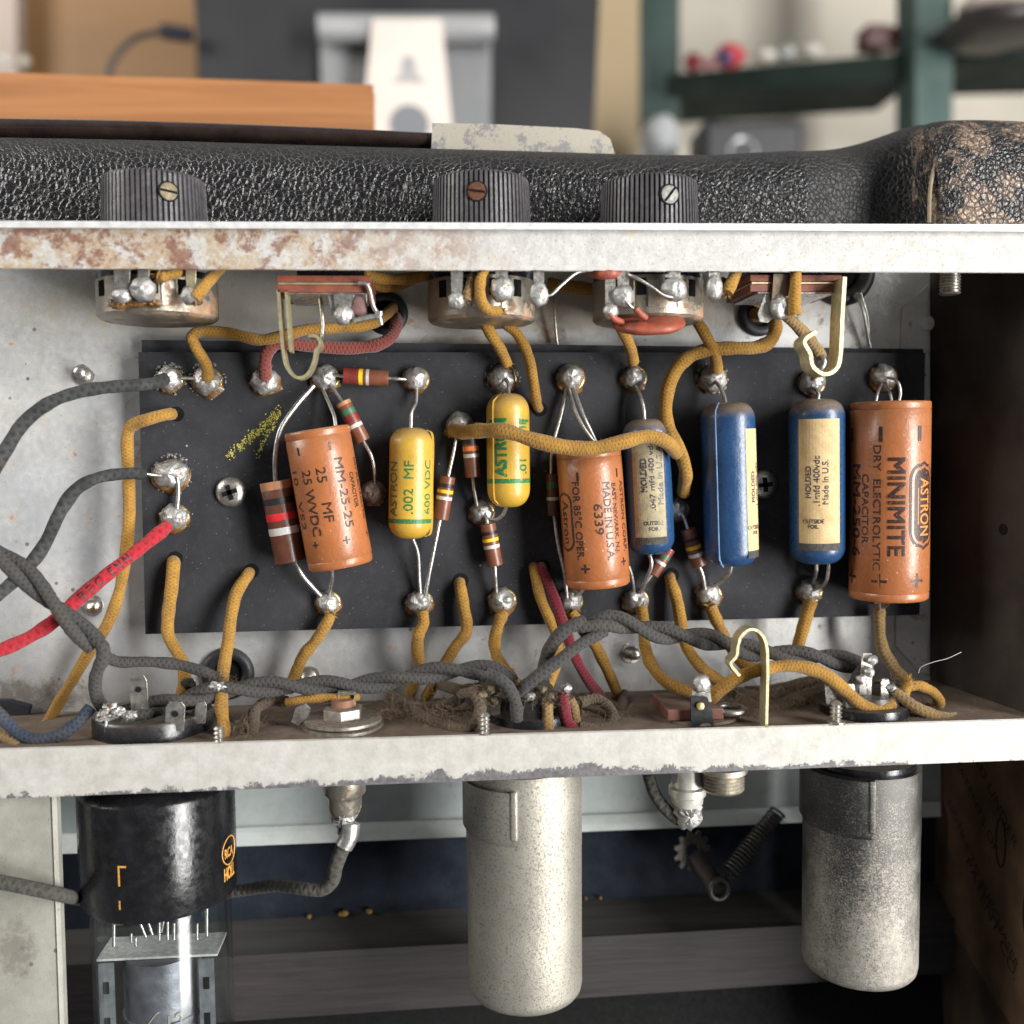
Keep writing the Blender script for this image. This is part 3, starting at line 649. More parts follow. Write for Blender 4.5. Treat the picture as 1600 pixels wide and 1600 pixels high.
mb = MB(); slabp(mb, [(80, 1225, 3.6), (88, 1225, 3.9), (104, 1700, 3.9), (97, 1700, 3.6)], (0, 2, 0)); mb.build('folded_edge', M['grime'], brk, 0)
mb = MB(); mb.tube([P(106, 1320, 2.8), P(134, 1640, 2.8)], .01, 6, smoothn=0); 

# ================================================================ CHASSIS
ch = thing('amplifier_chassis', 'open plated steel chassis tray with rust blotched upper edge', 'chassis', P(800, 1150, 15))
mb = MB(); slabp(mb, [(-90, 392, YP), (1453, 394, YP), (1453, 1068, YP), (-90, 1119.5, YP)], (0, 1, 0)); mb.build('back_panel', M['panel'], ch, 0)
mb = MB(); mb.slab([P(-90, 1178, 0), P(1665, 1127, 0), P(1560, 1059, YP), P(-90, 1119, YP)], (0, 0, -1.0)); mb.build('floor_panel', M['floor'], ch, 0)
mb = MB(); slabp(mb, [(-90, 1177.5, -.6), (1665, 1126.5, -.6), (1665, 1182, -.6), (-90, 1248, -.6)], (0, 1.2, 0)); mb.build('lower_lip', M['lowlip'], ch, 40, bevel=.45)
mb = MB(); slabp(mb, [(-90, 357, 0), (1665, 363, 0), (1665, 423.5, 0), (-90, 416.5, 0)], (0, 1.2, 0)); mb.build('upper_lip', M['lip'], ch, 40, bevel=.25)
mb = MB(); z_ = P(0, 346, -1.4); mb.slab([P(-90, 345.5, -1.4), P(1665, 352, -1.4), P(1665, 360.5, -1.4), P(-90, 354, -1.4)], (0, 30.5, 0)); mb.build('control_panel', M['chrome'], ch, 0, bevel=.12)
mb = MB(); mb.slab([P(1453, 394, YP), P(1632, 424, 1.2), P(1632, 1127, 1.2), P(1453, 1068, YP)], (1.0, 0, 0)); mb.build('end_plate', plain('shaded_brown_end_board', (.034, .028, .024), .85, 0, .35, .06, .1), ch, 0)  # brown base lowered, the shade at this end is put into the colour
mb = MB(); slabp(mb, [(1450, 446, 32.4), (1410, 482, 32.4), (1400, 1010, 32.4), (1440, 1052, 32.4), (1449, 1052, 32.4)], (0, .7, 0)); mb.build('end_flange', M['panel'], ch, 0)
def screw_tip(x, y, r, Y=YP, lean=0, mat='steel', par=ch, name='screw_tip', ln=4.5):
    k = mpp(x, y, Y); r *= k; a = (V((lean, -1, .1))).normalized(); mb = MB(); prof = []
    n_ = int(ln/.55)
    for i in range(n_):
        rr = r*(1-.25*i/n_); prof += [(i*.55, rr), (i*.55+.28, rr*.8)]
    prof.append((n_*.55, r*.3)); mb.lathe(P(x, y, Y), a, prof, 18); mb.lathe(P(x, y, Y), a, [(-.1, r*1.5), (.25, r*1.45), (.3, r*.9)], 20)
    return mb.build(name, M[mat], par, 50)
for x, y, r, l in ((131, 586, 12, .1), (145, 946, 12, -.15), (986, 1020, 11, .1), (483, 1058, 12, 0), (92, 700, 0, 0)):
    if r: screw_tip(x, y, r, lean=l)
mb = MB(); mb.slab([P(-60, 1094, 31), P(12, 1095, 31), P(46, 1104, 31), P(42, 1120, 31), P(-60, 1118, 31)], (0, 2, 0)); mb.build('fibre_insulator', M['boardedge'], ch, 0)
mb = MB(); mb.lathe(P(1448, 505, 32.4), V((0, -1, 0)), [(0, 2), (.5, 1.7), (.7, .01)], 18); mb.build('rivet', M['panel'], ch, 30)
def grommet(x, y, R_, Y=YP, rin=.52):
    k = mpp(x, y, Y); g = MB(); g.torus(P(x, y, Y-.4), (0, 1, 0), R_*k*.76, R_*k*.24, 32, 10); o = g.build('grommet', M['rubber'], ch, 60)
    g = MB(); g.lathe(P(x, y, Y-.25), (0, -1, 0), [(0, R_*k*.6), (.05, R_*k*.6)], 24); g.build('hole', M['hole'], o, 0)
grommet(604, 490, 34); grommet(1186, 492, 33); grommet(356, 1052, 42); grommet(1315, 425, 52)
mb = MB(); mb.lathe(P(1569, 827, 12), (-1, -.3, 0), [(0, 2.2*.7), (.4, 1.2)], 14); mb.build('knot_hole', M['hole'], ch, 30)
mb = MB(); mb.lathe(P(1485, 418, 12), (0, 0, -1), [q for i in range(9) for q in ((i*.7, 2.3), (i*.7+.35, 1.95))], 22); mb.build('threaded_stud', M['steel'], ch, 30)
# rust spot patches are in the material; thin earth wires behind
for pts, r_, lab in (([(862, 430, 31), (866, 480, 30), (869, 520, 31), (873, 556, 32)], 2.2, 'thin bare wire running down beside the middle potentiometer'),
                     ([(1338, 458, 30), (1350, 490, 29), (1357, 530, 31), (1364, 556, 32)], 2.6, 'thin bare wire from the upper right grommet down behind the board'),
                     ([(1345, 458, 29), (1356, 500, 30), (1358, 556, 32)], 2.0, 'second fainter bare wire close behind the one from the upper right grommet')):
    mb = MB(); mb.tube(pp(pts), r_*mpp(*pts[0]), 8, uv=False); mb.build('bare_wire', M['lead'], None, 60, lab, 'wire', 'thin bare wires behind the board')

# ================================================================ CIRCUIT BOARD
bd = thing('circuit_board', 'black fibre eyelet board with speckled dusty face carrying all the capacitors', 'circuit board', P(830, 980, 29))
mb = MB(); slabp(mb, [(217, 551, YB), (1445, 552, YB), (1436, 960, YB), (228, 990, YB)], (0, 2.2, 0)); mb.build('board_plate', M['board'], bd, 0, bevel=.12)
mb = MB(); slabp(mb, [(222, 532, 30), (1442, 546, 30), (1432, 948, 30), (232, 975, 30)], (0, 2.2, 0)); mb.build('backing_board', M['boardedge'], bd, 0, bevel=.12)
def joint(x, y, r, Y=None, ring=True, ringd=(2, 1), pts=0, sx_=1, sz_=1, amp=.30, halo=False):
    k = mpp(x, y, YB); rr = r*k
    e = MB(); e.torus(P(x+ringd[0], y+ringd[1], YB-.25), (0, 1, 0), rr*.86, rr*.22, 28, 8); eo = e.build('eyelet', M['brass' if ring else 'steel'], bd, 60)
    mb = MB(); mb.blob(P(x, y, YB-.7), rr*1.0*sx_, rr*.85, rr*1.0*sz_, amp, 20, x*.1+y, .8); mb.build('solder', M['solder'], eo, 75)
    mb = MB(); mb.blob(P(x, y+r*.15, YB-.35), rr*1.12*sx_, rr*.45, rr*1.05, .35, 16, x*.3, 2); mb.build('flux_residue', M['flux'], eo, 75)
    if halo:
        mb = MB(); rn = random.Random(int(x))
        for i in range(46):
            a_ = rn.random()*6.28; d_ = r*rn.uniform(1.05, 1.35); q = P(x+d_*math.cos(a_), y+d_*math.sin(a_), YB)
            mb.blob(q, rn.uniform(.2, .5), rn.uniform(.12, .35), rn.uniform(.2, .5), .4, 6, i)
        mb.build('solder_spatter', M['spat'], eo, 60)
J = [(265, 592, 19, 1), (323, 595, 22, 1), (415, 596, 20, 0), (508, 590, 20, 0), (649, 592, 19, 0), (785, 591, 20, 1), (891, 590, 20, 0), (990, 590, 18, 0), (1113, 591, 19, 1), (1268, 597, 19, 0), (1380, 590, 19, 0),
     (268, 741, 24, 1), (273, 808, 21, 0), (717, 664, 20, 0), (583, 768, 18, 0), (752, 800, 18, 0), (1058, 796, 17, 0), (512, 941, 18, 0), (655, 941, 19, 0), (784, 938, 20, 0), (891, 938, 17, 0), (993, 938, 18, 0), (1107, 930, 18, 0), (1264, 923, 18, 0), (1376, 930, 14, 0)]
for x, y, r, hl in J: joint(x, y, r, halo=bool(hl), sx_=1.1 if x in (268, 415) else 1)
def phil(x, y, r, Y=YB, rot=.3):
    k = mpp(x, y, Y); rr = r*k; mb = MB(); c_ = P(x, y, Y)
    mb.lathe(c_, (0, -1, 0), [(0, rr), (.5, rr), (1.2, rr*.85), (1.7, rr*.55), (1.9, .01)], 28); s_ = mb.build('screw_head', M['steel'], bd, 50)
    mb = MB()
    for a_ in (rot, rot+math.pi/2): mb.obox(c_+V((0, -1.75, 0)), V((math.cos(a_), 0, math.sin(a_))), V((0, 1, 0)), V((-math.sin(a_), 0, math.cos(a_))), rr*.5, .3, rr*.15)
    mb.build('cross_recess', M['hole'], s_, 0)
phil(361, 769, 24); phil(1192, 757, 22, rot=.1)
for x, y in ((274, 648), (272, 874), (391, 893), (718, 908), (846, 887), (841, 640), (1047, 900), (1066, 775)):
    k = mpp(x, y, YB); mb = MB(); mb.lathe(P(x+2, y-1, YB-.02), (0, -1, 0), [(0, 12*k), (.06, 12*k)], 18); mb.build('wire_hole', M['hole'], bd, 0)
mb = MB(); rn = random.Random(3)
def chalkline(a, b, w, n_):
    for i in range(n_):
        t_ = rn.random(); x = a[0]+(b[0]-a[0])*t_+rn.gauss(0, w); y = a[1]+(b[1]-a[1])*t_+rn.gauss(0, w)
        c_ = P(x, y, YB-.02); s_ = rn.uniform(.08, .30); an = rn.random()*6
        mb.slab([c_+V((s_*math.cos(an+j*2.1)*rn.uniform(.5, 1.3), 0, s_*math.sin(an+j*2.1)*rn.uniform(.5, 1.3))) for j in range(3)], (0, -.05, 0))
chalkline((355, 715), (436, 642), 4, 260); chalkline((436, 640), (402, 712), 3, 110); chalkline((385, 690), (412, 672), 3, 50)
mb.build('chalk_mark', M['chalk'], bd, 0)

# ================================================================ CAPACITORS
def roundprof(L, r, e, n=7, flat=.25):
    p = [(0, r*flat)]
    for i in range(n+1):
        a = math.pi/2*i/n; p.append((e*(1-math.cos(a)), r*flat+(r-r*flat)*math.sin(a)))
    p += [(L*.25, r), (L*.5, r), (L*.75, r)]
    for i in range(n, -1, -1):
        a = math.pi/2*i/n; p.append((L-e*(1-math.cos(a)), r*flat+(r-r*flat)*math.sin(a)))
    return p+[(L, r*flat)]
def leads(t, lst, r=3.0):
    for pts in lst:
        mb = MB(); mb.tube(pp(pts), r*mpp(*pts[0]), 10, uv=False); mb.build('lead', M['lead'], t, 60)
def cap(label, a, b, Rpx, mat, Y, e, name, grp, flat=.25, kind='capacitor'):
    c_ = Cyl(a, b, Rpx, Y); t = thing(name, label, kind, (c_.p0+c_.p1)/2+V((0, 0, -c_.r)), grp)
    mb = MB()
    if e is None:
        r = c_.r; L = c_.L; mb.lathe(c_.p0, c_.ax, [(.9, .01), (.9, r*.86), (.25, r*.90), (0, r*.955), (.12, r*.99), (.7, r), (1.7, r), (1.85, r*.982), (2.0, r), (L*.25, r), (L*.5, r), (L*.75, r), (L-2.1, r), (L-1.9, r*.975), (L-1.6, r*.992), (L-.4, r*.985), (L, r*.93), (L-.3, r*.85), (L-.9, .01)], 56,
                              rfun=lambda an, t_: 1+.014*mnoise.noise(V((math.cos(an)*1.6+c_.r*3, math.sin(an)*1.6, t_*.25))))
    else: mb.lathe(c_.p0, c_.ax, roundprof(c_.L, c_.r, e*c_.k, flat=flat), 48)
    c_.body = mb.build('body', M[mat], t, 60); c_.t = t; return c_
C1 = cap('short tilted orange brown tube capacitor marked 25 WVDC beside the large resistor', (495, 671), (533, 884), 52, 'capbr', 19.6, None, 'electrolytic_capacitor', 'orange brown tube capacitors')
mb = MB()
C1.text(mb, '25 WVDC', 487, 785, 102, 15); C1.text(mb, '+', 493, 849, 11, 10); C1.text(mb, '25    MF', 507.5, 771, 84, 15); C1.text(mb, 'MM-25-25', 537, 767, 108, 14)
C1.text(mb, '+', 541, 840, 12, 11); C1.text(mb, 'CAPACITOR', 552.5, 763, 55, 9); C1.text(mb, 'DRY ELECTROLYTIC', 561, 761, 98, 8); C1.text(mb, '+', 573.5, 831, 10, 9)
C1.text(mb, '10   V52', 468, 782, 92, 13); C1.text(mb, 'I', 467, 707, 12, 3.2, 'down'); C1.text(mb, 'I', 515, 697, 12, 3)
mb.build('lettering', M['inkbl'], C1.body, 0)
leads(C1.t, [[(504, 608, 25.5), (514, 630, 23), (522, 650, 21), (525, 668, 20)], [(518, 886, 20), (519, 905, 22), (514, 930, 25.5)]])
C2 = cap('middle orange brown tube capacitor marked 6339 under the crossing ochre wire', (919, 702), (935, 914), 50, 'capbr', 19.6, None, 'electrolytic_capacitor', 'orange brown tube capacitors')
mb = MB()
C2.text(mb, 'FOR 85°C OPER.', 904, 810, 118, 12.5); C2.text(mb, '+', 915, 883, 14, 14); C2.text(mb, 'I', 903, 743, 13, 3.5); C2.text(mb, '6339', 935, 807, 46, 13)
C2.text(mb, 'MADE IN U.S.A.', 950, 810, 118, 12); C2.text(mb, 'EAST NEWARK, N.J.', 960, 806, 106, 9.5); C2.text(mb, 'ASTRON CORP.', 972, 803, 108, 10); C2.text(mb, 'I', 962, 737, 13, 3); C2.text(mb, '+', 973, 873, 12, 12)
C2.stadium(mb, *C2.loc(885, 813), 92*C2.k, 34*C2.k, .03)
o = mb.build('lettering', M['inkbl'], C2.body, 0)
mb = MB(); C2.stadium(mb, *C2.loc(885, 813), 84*C2.k, 27*C2.k, .05); mb.build('logo_field', M['capbr'], C2.body, 0)
mb = MB(); C2.text(mb, 'Astron', 886, 813, 66, 16, 'down', .08); C2.stadium(mb, *C2.loc(879, 813), 80*C2.k, 3*C2.k, .07); mb.build('logo_lettering', M['inkbl'], C2.body, 0)
leads(C2.t, [[(888, 606, 25.5), (898, 640, 22), (912, 668, 20.5), (928, 690, 20)], [(896, 606, 25), (912, 650, 22), (928, 684, 21), (936, 704, 20)], [(914, 915, 20), (908, 925, 24), (897, 934, 26)]])
C3 = cap('large upright orange brown tube capacitor at the right end of the board with MINIMITE lettering', (1391, 628), (1388, 934), 61.5, 'capbr', 18.3, None, 'electrolytic_capacitor', 'orange brown tube capacitors')
mb = MB()
C3.text(mb, 'MINIMITE', 1400, 788, 143, 23, bold=.25); C3.text(mb, 'DRY  ELECTROLYTIC', 1371, 789.5, 184, 11); C3.text(mb, 'CAPACITOR', 1353.5, 791, 103, 11)
C3.text(mb, 'MM-250-6', 1340, 794, 137, 17, bold=.2); C3.text(mb, 'I', 1377, 678, 22, 5.5, bold=0); C3.text(mb, 'I', 1434, 678, 22, 6); C3.text(mb, 'I', 1334, 678, 22, 6)
C3.text(mb, '+', 1374, 901, 22, 22); C3.text(mb, '+', 1430, 901, 22, 22); C3.text(mb, '+', 1333, 897, 22, 22)
C3.stadium(mb, *C3.loc(1440, 787), 131*C3.k, 54*C3.k, .03)
mb.build('lettering', M['inkbl'], C3.body, 0)
mb = MB(); C3.stadium(mb, *C3.loc(1440, 787), 121*C3.k, 46*C3.k, .05); mb.build('logo_ring', M['capbr'], C3.body, 0)
mb = MB(); C3.stadium(mb, *C3.loc(1440, 787), 112*C3.k, 38*C3.k, .07); mb.build('logo_field', M['inkbl'], C3.body, 0)
mb = MB(); C3.text(mb, 'ASTRON', 1441, 789, 84, 20, 'down', .10, .05); C3.stadium(mb, *C3.loc(1431.5, 788), 56*C3.k, 1.8*C3.k, .10); mb.build('logo_lettering', M['inkor'], C3.body, 0)
leads(C3.t, [[(1378, 600, 24), (1372, 612, 20), (1368, 630, 18.5)], [(1385, 598, 24), (1390, 612, 20), (1394, 630, 18.5)], [(1388, 590, 22), (1402, 596, 19), (1407, 612, 18.5), (1404, 630, 18.5)], [(1373, 933, 20), (1374, 945, 22), (1375, 960, 24)]], 2.2)
Y1_ = cap('yellow capsule capacitor marked .002 MF 600 VDC between two resistors', (643, 668), (640.5, 841), 34, 'capye', 21.6, 26, 'film_capacitor', 'yellow capsule capacitors', .3)
mb = MB(); Y1_.text(mb, 'ASTRON', 615, 763, 84, 16, 'up', .05, .03); Y1_.text(mb, '.002  MF', 638.5, 760, 82, 14.5, 'up'); Y1_.text(mb, '600 VDC', 668, 760, 84, 13, 'up')
t_, f_ = Y1_.loc(641, 809); Y1_.patch(mb, t_, t_+7*Y1_.k, R(-100), R(100), .05, 24); mb.build('lettering', M['inkgr'], Y1_.body, 0)
mb = MB(); mb.ribbon([Y1_.pt(Y1_.L*q_, R(78), .05-(1.4 if q_ in (.02, .98) else 0)) for q_ in (.02, .09, .5, .91, .98)], .25, Y1_.s*.5); mb.build('mould_seam', M['capye'], Y1_.body, 40)
leads(Y1_.t, [[(651, 606, 25.5), (650, 628, 24), (643, 645, 22), (642, 670, 21.6)], [(645, 842, 21.6), (653, 865, 23), (655, 900, 24.5), (657, 930, 25.5)]])
Y2_ = cap('brighter yellow capsule capacitor marked .01 MF partly under the crossing ochre wire', (793, 615), (795, 792), 33.5, 'capye', 21.6, 28, 'film_capacitor', 'yellow capsule capacitors', .3)
mb = MB(); Y2_.text(mb, 'ASTRON', 782, 699, 88, 19, 'up', .05, .35); Y2_.text(mb, '.01     MF', 817, 697, 84, 14, 'up', .04, .15)
t_, f_ = Y2_.loc(794, 747); Y2_.patch(mb, t_, t_+7*Y2_.k, R(-100), R(100), .05, 24)
t_, f_ = Y2_.loc(794, 656); Y2_.patch(mb, t_, t_+6*Y2_.k, R(-60), R(-18), .05, 8); Y2_.patch(mb, t_, t_+4*Y2_.k, R(35), R(70), .05, 8); mb.build('lettering', M['inkgr2'], Y2_.body, 0)
mb = MB(); mb.ribbon([Y2_.pt(Y2_.L*q_, R(-42), .0-(2.6 if q_ in (.01, .99) else .9 if q_ in (.05, .95) else 0)) for q_ in (.01, .05, .12, .5, .88, .95, .99)], .3, Y2_.n*.5); mb.build('mould_seam', M['capye'], Y2_.body, 40)
leads(Y2_.t, [[(790, 592, 24), (794, 600, 23), (795, 618, 21.6)], [(791, 792, 21.6), (786, 804, 23.5), (774, 812, 25), (758, 808, 25.8)]])
def bluecap(label, a, b, Rp, pmat, lab, ta, tb, texts, seam=None, smear=True):
    c_ = cap(label, a, b, Rp, 'capbl', YB-Rp*.147-.1, 26, 'moulded_capacitor', 'blue moulded capacitors', .42)
    (xa, ya), (xb, yb) = lab; t0, f0 = c_.loc(xa, ya); t1, f1 = c_.loc(xb, yb)
    mb = MB(); c_.patch(mb, t0, t1, ta, tb, .06, 14); pl2 = mb.build('paper_label', M[pmat], c_.body, 0)
    if smear:
        mb = MB(); c_.patch(mb, t1+.02, t1+11*c_.k, ta, tb, .04, 14); mb.build('glue_smear', plain('grimy_glue', (.05, .045, .04), .6, 0, .5, 1, .2), c_.body, 0)
    mb = MB()
    for q_ in texts: c_.text(mb, *q_[:6], off=.09, bold=.0 if len(q_) < 7 else q_[6])
    mb.build('lettering', M['inkpp'], pl2, 0)
    if seam:
        mb = MB(); mb.ribbon([c_.pt(c_.L*q_, R(seam), .1-(1.9 if q_ in (0, 1) else .5 if q_ in (.04, .96) else 0)) for q_ in (0, .04, .1, .5, .9, .96, 1)], .22, c_.pt(0, R(seam), 0)*.0+(c_.n*math.cos(R(seam))+c_.s*math.sin(R(seam)))*.5); mb.build('mould_seam', plain('scuffed_blue_seam', (.12, .20, .34), .5), c_.body, 40)
    return c_
B1 = bluecap('shortest blue moulded capacitor with grimy label reading .047 mfd 400', (1008, 655), (1018, 865), 36.5, 'paperg', ((1010, 674), (1018, 836)), R(-38), R(42),
             [('MOLDED', 1006, 741, 50, 9, 'up', .25), ('.047 mfd 400 vdc', 1018, 742, 104, 8, 'up'), ('Made in U.S.A.', 1030, 739, 92, 9, 'up'), ('OUTSIDE', 1021, 814, 29, 6, 'h'), ('FOIL', 1022, 823, 15, 6, 'h')])
leads(B1.t, [[(993, 604, 25), (1001, 620, 23), (1006, 640, 22), (1007, 658, 21.8)], [(1014, 864, 22), (1018, 882, 21.5), (1010, 905, 23), (997, 934, 25.8)]])
B2 = bluecap('plain faced blue moulded capacitor whose paper label is turned to its right side', (1136, 629), (1143, 883), 42, 'paper', ((1136, 671), (1142, 858)), R(38), R(100),
             [('MOLDED', 1175, 759, 46, 8, 'up', .2), ('.1 mfd 400 vdc', 1180, 757, 68, 7, 'up'), ('OUTSIDE', 1177, 821, 28, 6, 'h'), ('FOIL', 1179, 829.5, 14, 5, 'h')], seam=-25)
leads(B2.t, [[(1115, 592, 25), (1125, 605, 23), (1131, 618, 22), (1134, 632, 21)], [(1143, 880, 21), (1140, 895, 22), (1128, 908, 24), (1110, 920, 25.8)]])
B3 = bluecap('fat blue moulded capacitor with clean tan label and dusty top', (1276, 624), (1277, 880), 43.5, 'paper', ((1276, 655), (1276, 845)), R(-38), R(50),
             [('MOLDED', 1263.5, 751, 47, 8.5, 'up', .1), ('.1mfd 400vdc', 1276, 749, 74, 9, 'up'), ('Made in U.S.', 1289, 751, 66, 9, 'up'), ('OUTSIDE', 1271, 811, 31, 6, 'h'), ('FOIL', 1271, 819, 15, 6, 'h')])
leads(B3.t, [[(1268, 604, 25), (1278, 612, 22), (1278, 630, 21)], [(1276, 878, 21), (1275, 895, 22), (1270, 912, 25)], [(1295, 872, 21), (1294, 895, 21), (1289, 912, 22), (1272, 922, 25)]])

# ================================================================ RESISTORS
def resistor(label, a, b, Rp, bands, Y, lds, mat='resist', lr=3.0):
    c_ = Cyl(a, b, Rp, Y); t = thing('resistor', label, 'resistor', (c_.p0+c_.p1)/2+V((0, 0, -c_.r)), 'brown banded resistors'); r, L = c_.r, c_.L
    mb = MB(); mb.lathe(c_.p0, c_.ax, [(0, r*.85), (.12, r*.98), (.25, r), (L-.25, r), (L-.12, r*.98), (L, r*.85)], 28); bo = mb.build('body', M[mat], t, 35)
    for f0, f1, m_ in bands:
        mb = MB(); o_ = .045; mb.lathe(c_.p0+c_.ax*(L*f0), c_.ax, [(0, r+.005), (.03, r+o_), (L*(f1-f0)-.03, r+o_), (L*(f1-f0), r+.005)], 28, rfun=lambda an, tt: 1+.004*mnoise.noise(V((math.cos(an)*3, tt, 0))))
        mb.build('colour_band', M[m_], bo, 40)
    leads(t, lds, lr); return c_
resistor('small horizontal resistor with red yellow and silver bands at the top of the board', (537, 587.5), (607, 591), 12.8, [(.0, .12, 'dred'), (.14, .3, 'dred'), (.34, .43, 'yellow'), (.50, .57, 'silver')], 24.8, [[(510, 586, 25), (522, 586, 25), (538, 588, 24.8)], [(606, 591, 24.8), (622, 592, 24.8), (640, 593, 25.5)]])
resistor('small slanted resistor with green and dark red bands against the tilted brown capacitor', (535.5, 628), (568, 690), 12, [(0, .09, 'tan'), (.2, .32, 'green'), (.33, .5, 'dred'), (.56, .65, 'silver')], 23.6, [[(516, 600, 25), (524, 612, 24.5), (535, 628, 23.8)], [(568, 690, 23.8), (580, 712, 23), (585, 735, 23.5), (586, 760, 25.5)]])
resistor('large dark brown resistor with black red and silver bands left of the tilted capacitor', (430, 752), (454, 878), 24.8, [(.0, .1, 'tan'), (.2, .28, 'black'), (.385, .475, 'redb'), (.56, .65, 'silver')], 22.6, [[(490, 603, 25), (462, 635, 23), (438, 672, 22), (430, 715, 22), (431, 755, 22.6)], [(460, 876, 22.6), (472, 898, 23), (486, 915, 24), (502, 932, 25.5)]], 'resistd', 4.0)
resistor('small upright resistor with yellow and silver bands right of the .002 capacitor', (699.5, 744), (688.5, 812), 12.3, [(.17, .26, 'black'), (.31, .39, 'yellow'), (.46, .54, 'silver')], 23.5, [[(714, 678, 25), (710, 700, 24), (700, 746, 23.5)], [(688, 810, 23.5), (680, 850, 23.5), (672, 890, 24), (664, 934, 25.5)]])
resistor('small upright resistor with orange and silver bands under the end of the crossing ochre wire', (733, 672), (739, 746), 12.3, [(.2, .3, 'black'), (.34, .44, 'orange'), (.5, .58, 'silver')], 23.5, [[(724, 664, 24.5), (732, 674, 23.6)], [(739, 745, 23.5), (741, 765, 23.5), (746, 795, 25.5)]])
resistor('small resistor with yellow and silver bands below the centre of the board', (761.5, 818), (774, 884), 12.3, [(.18, .26, 'black'), (.34, .42, 'yellow'), (.5, .58, 'silver')], 24, [[(757, 803, 25), (760, 810, 24.5), (762, 820, 24)], [(773, 883, 24), (774, 900, 24), (776, 930, 25.5)]])
resistor('dark narrow resistor half hidden behind the left edge of the 6339 capacitor', (862.5, 740), (864.5, 806), 9.5, [(.2, .34, 'green'), (.55, .63, 'silver')], 25.2, [[(885, 606, 25.8), (876, 650, 25), (863, 700, 24.5), (861, 742, 25)], [(866, 806, 25), (872, 850, 24.5), (882, 895, 24), (886, 934, 25)]], 'resistd')
resistor('small tilted resistor with one yellow band between two blue capacitors', (1074.5, 826), (1093, 885), 12, [(.24, .32, 'black'), (.44, .53, 'yellow'), (.64, .73, 'silver')], 23.8, [[(1064, 800, 25), (1070, 812, 24.5), (1075, 828, 23.8)], [(1092, 884, 23.8), (1098, 900, 24), (1102, 924, 25.5)]], lr=3.3)
resistor('slanted resistor peeking out under the shortest blue capacitor', (1046, 856), (1019, 898), 10, [(.06, .2, 'dred'), (.28, .38, 'green'), (.5, .6, 'silver')], 24.6, [[(1018, 898, 24.6), (1008, 912, 25), (1000, 930, 26)]])
mb = MB(); mb.tube(pp([(982, 884, 23), (987, 900, 24), (991, 925, 25.8)]), .42, 8, uv=False); mb.build('bare_wire', M['lead'], None, 60, 'short bare lead from the 6339 capacitor foot to the neighbouring solder', 'wire')
mb = MB(); mb.tube(pp([(283, 591, 24.5), (295, 591, 24.8), (313, 592, 25.2)]), .42, 8, uv=False); mb.build('bare_wire', M['lead'], None, 60, 'short bare jumper between the two upper left solder joints', 'wire')
mb = MB(); mb.tube(pp([(277, 745, 24.5), (279, 765, 24.8), (277, 795, 25)]), .5, 8, uv=False); mb.build('bare_wire', M['lead'], None, 60, 'short vertical bare jumper joining the two left middle solder joints', 'wire')
mb = MB(); mb.tube(pp([(222, 740, 21), (240, 742, 22.5), (262, 744, 25)]), .4, 8, uv=False); mb.build('bare_wire', M['lead'], None, 60, 'bare tip of the black wire entering the left middle solder joint', 'wire')

# ================================================================ KNOBS, POTENTIOMETERS
# scratches, ridge flats and tops of the knobs are part of one turned body
def knob(label, cx, rp, yt, sx_, sy_, smat, rot):
    Y = 14; k = mpp(cx, 300, Y); r = rp*k; zt = P(cx, yt+2, Y-r).z; zb = P(cx, 347, -1.4).z; c0 = P(cx, 300, Y); c0.z = zt; h = zt-zb
    t = thing('control_knob', label, 'knob', V((c0.x, c0.y, zb)), 'ribbed control knobs'); N = 62
    rf = lambda an, tt: 1+(-.06*max(0, math.cos(an*N))**.6 if .35 < tt < h else 0)
    mb = MB(); mb.lathe(c0, (0, 0, -1), [(0, .01), (0, r*.88), (.12, r*.94), (.4, r*.97), (.9, r*.98), (3, r*.985), (h*.6, r), (h-.05, r*1.01), (h, r*1.01)], N*8, rfun=rf); mb.build('ribbed_body', M['knob'], t, 40)
    f = P(sx_, sy_, Y-r*.97); a = V((f.x-c0.x, f.y-c0.y, 0)).normalized(); f = V((c0.x, c0.y, f.z))+a*(r*.965)
    rr = 17*k*.82; mb = MB(); mb.lathe(f, a, [(0, rr*1.15), (.45, rr*1.12), (.5, rr*.98)], 24); w_ = mb.build('screw_well', M['hole'], t, 30)
    mb = MB(); mb.lathe(f, a, [(0, rr*.98), (.55, rr*.96), (.68, rr*.8), (.7, .01)], 24); s_ = mb.build('set_screw', M[smat], t, 40)
    u = a.cross(V((0, 0, 1))); u2 = u*math.cos(rot)+V((0, 0, 1))*math.sin(rot); mb = MB(); mb.obox(f+a*.62, u2, a.cross(u2), a, rr*.9, rr*.13, .12); mb.build('slot', M['hole'], s_, 0)
knob('ribbed brown knob furthest left with tan set screw', 241, 81, 258, 266, 297, 'oldscrew', .1)
knob('ribbed brown knob in the middle with rusty red set screw', 752, 76, 260, 745, 299, 'rustscrew', .15)
knob('ribbed brown knob on the right with grey slotted set screw', 1014, 75, 265, 1046, 304, 'greyscrew', -.9)
def lug(t, x, y0, y1, w, Y, br, mat='steel', hole=False, bl=True, sz_=1.0):
    mb = MB(); slabp(mb, [(x-w, y0, Y), (x+w, y0, Y), (x+w*.8, y1, Y), (x-w*.8, y1, Y)], (0, .5, 0)); lo = mb.build('lug', M[mat], t, 0, bevel=.1)
    if bl:
        k = mpp(x, y1, Y); mb = MB(); mb.blob(P(x, y1, Y), br*k, br*k*.7, br*k*sz_, .25, 16, x, .9); mb.build('solder', M['solder'], lo, 75)
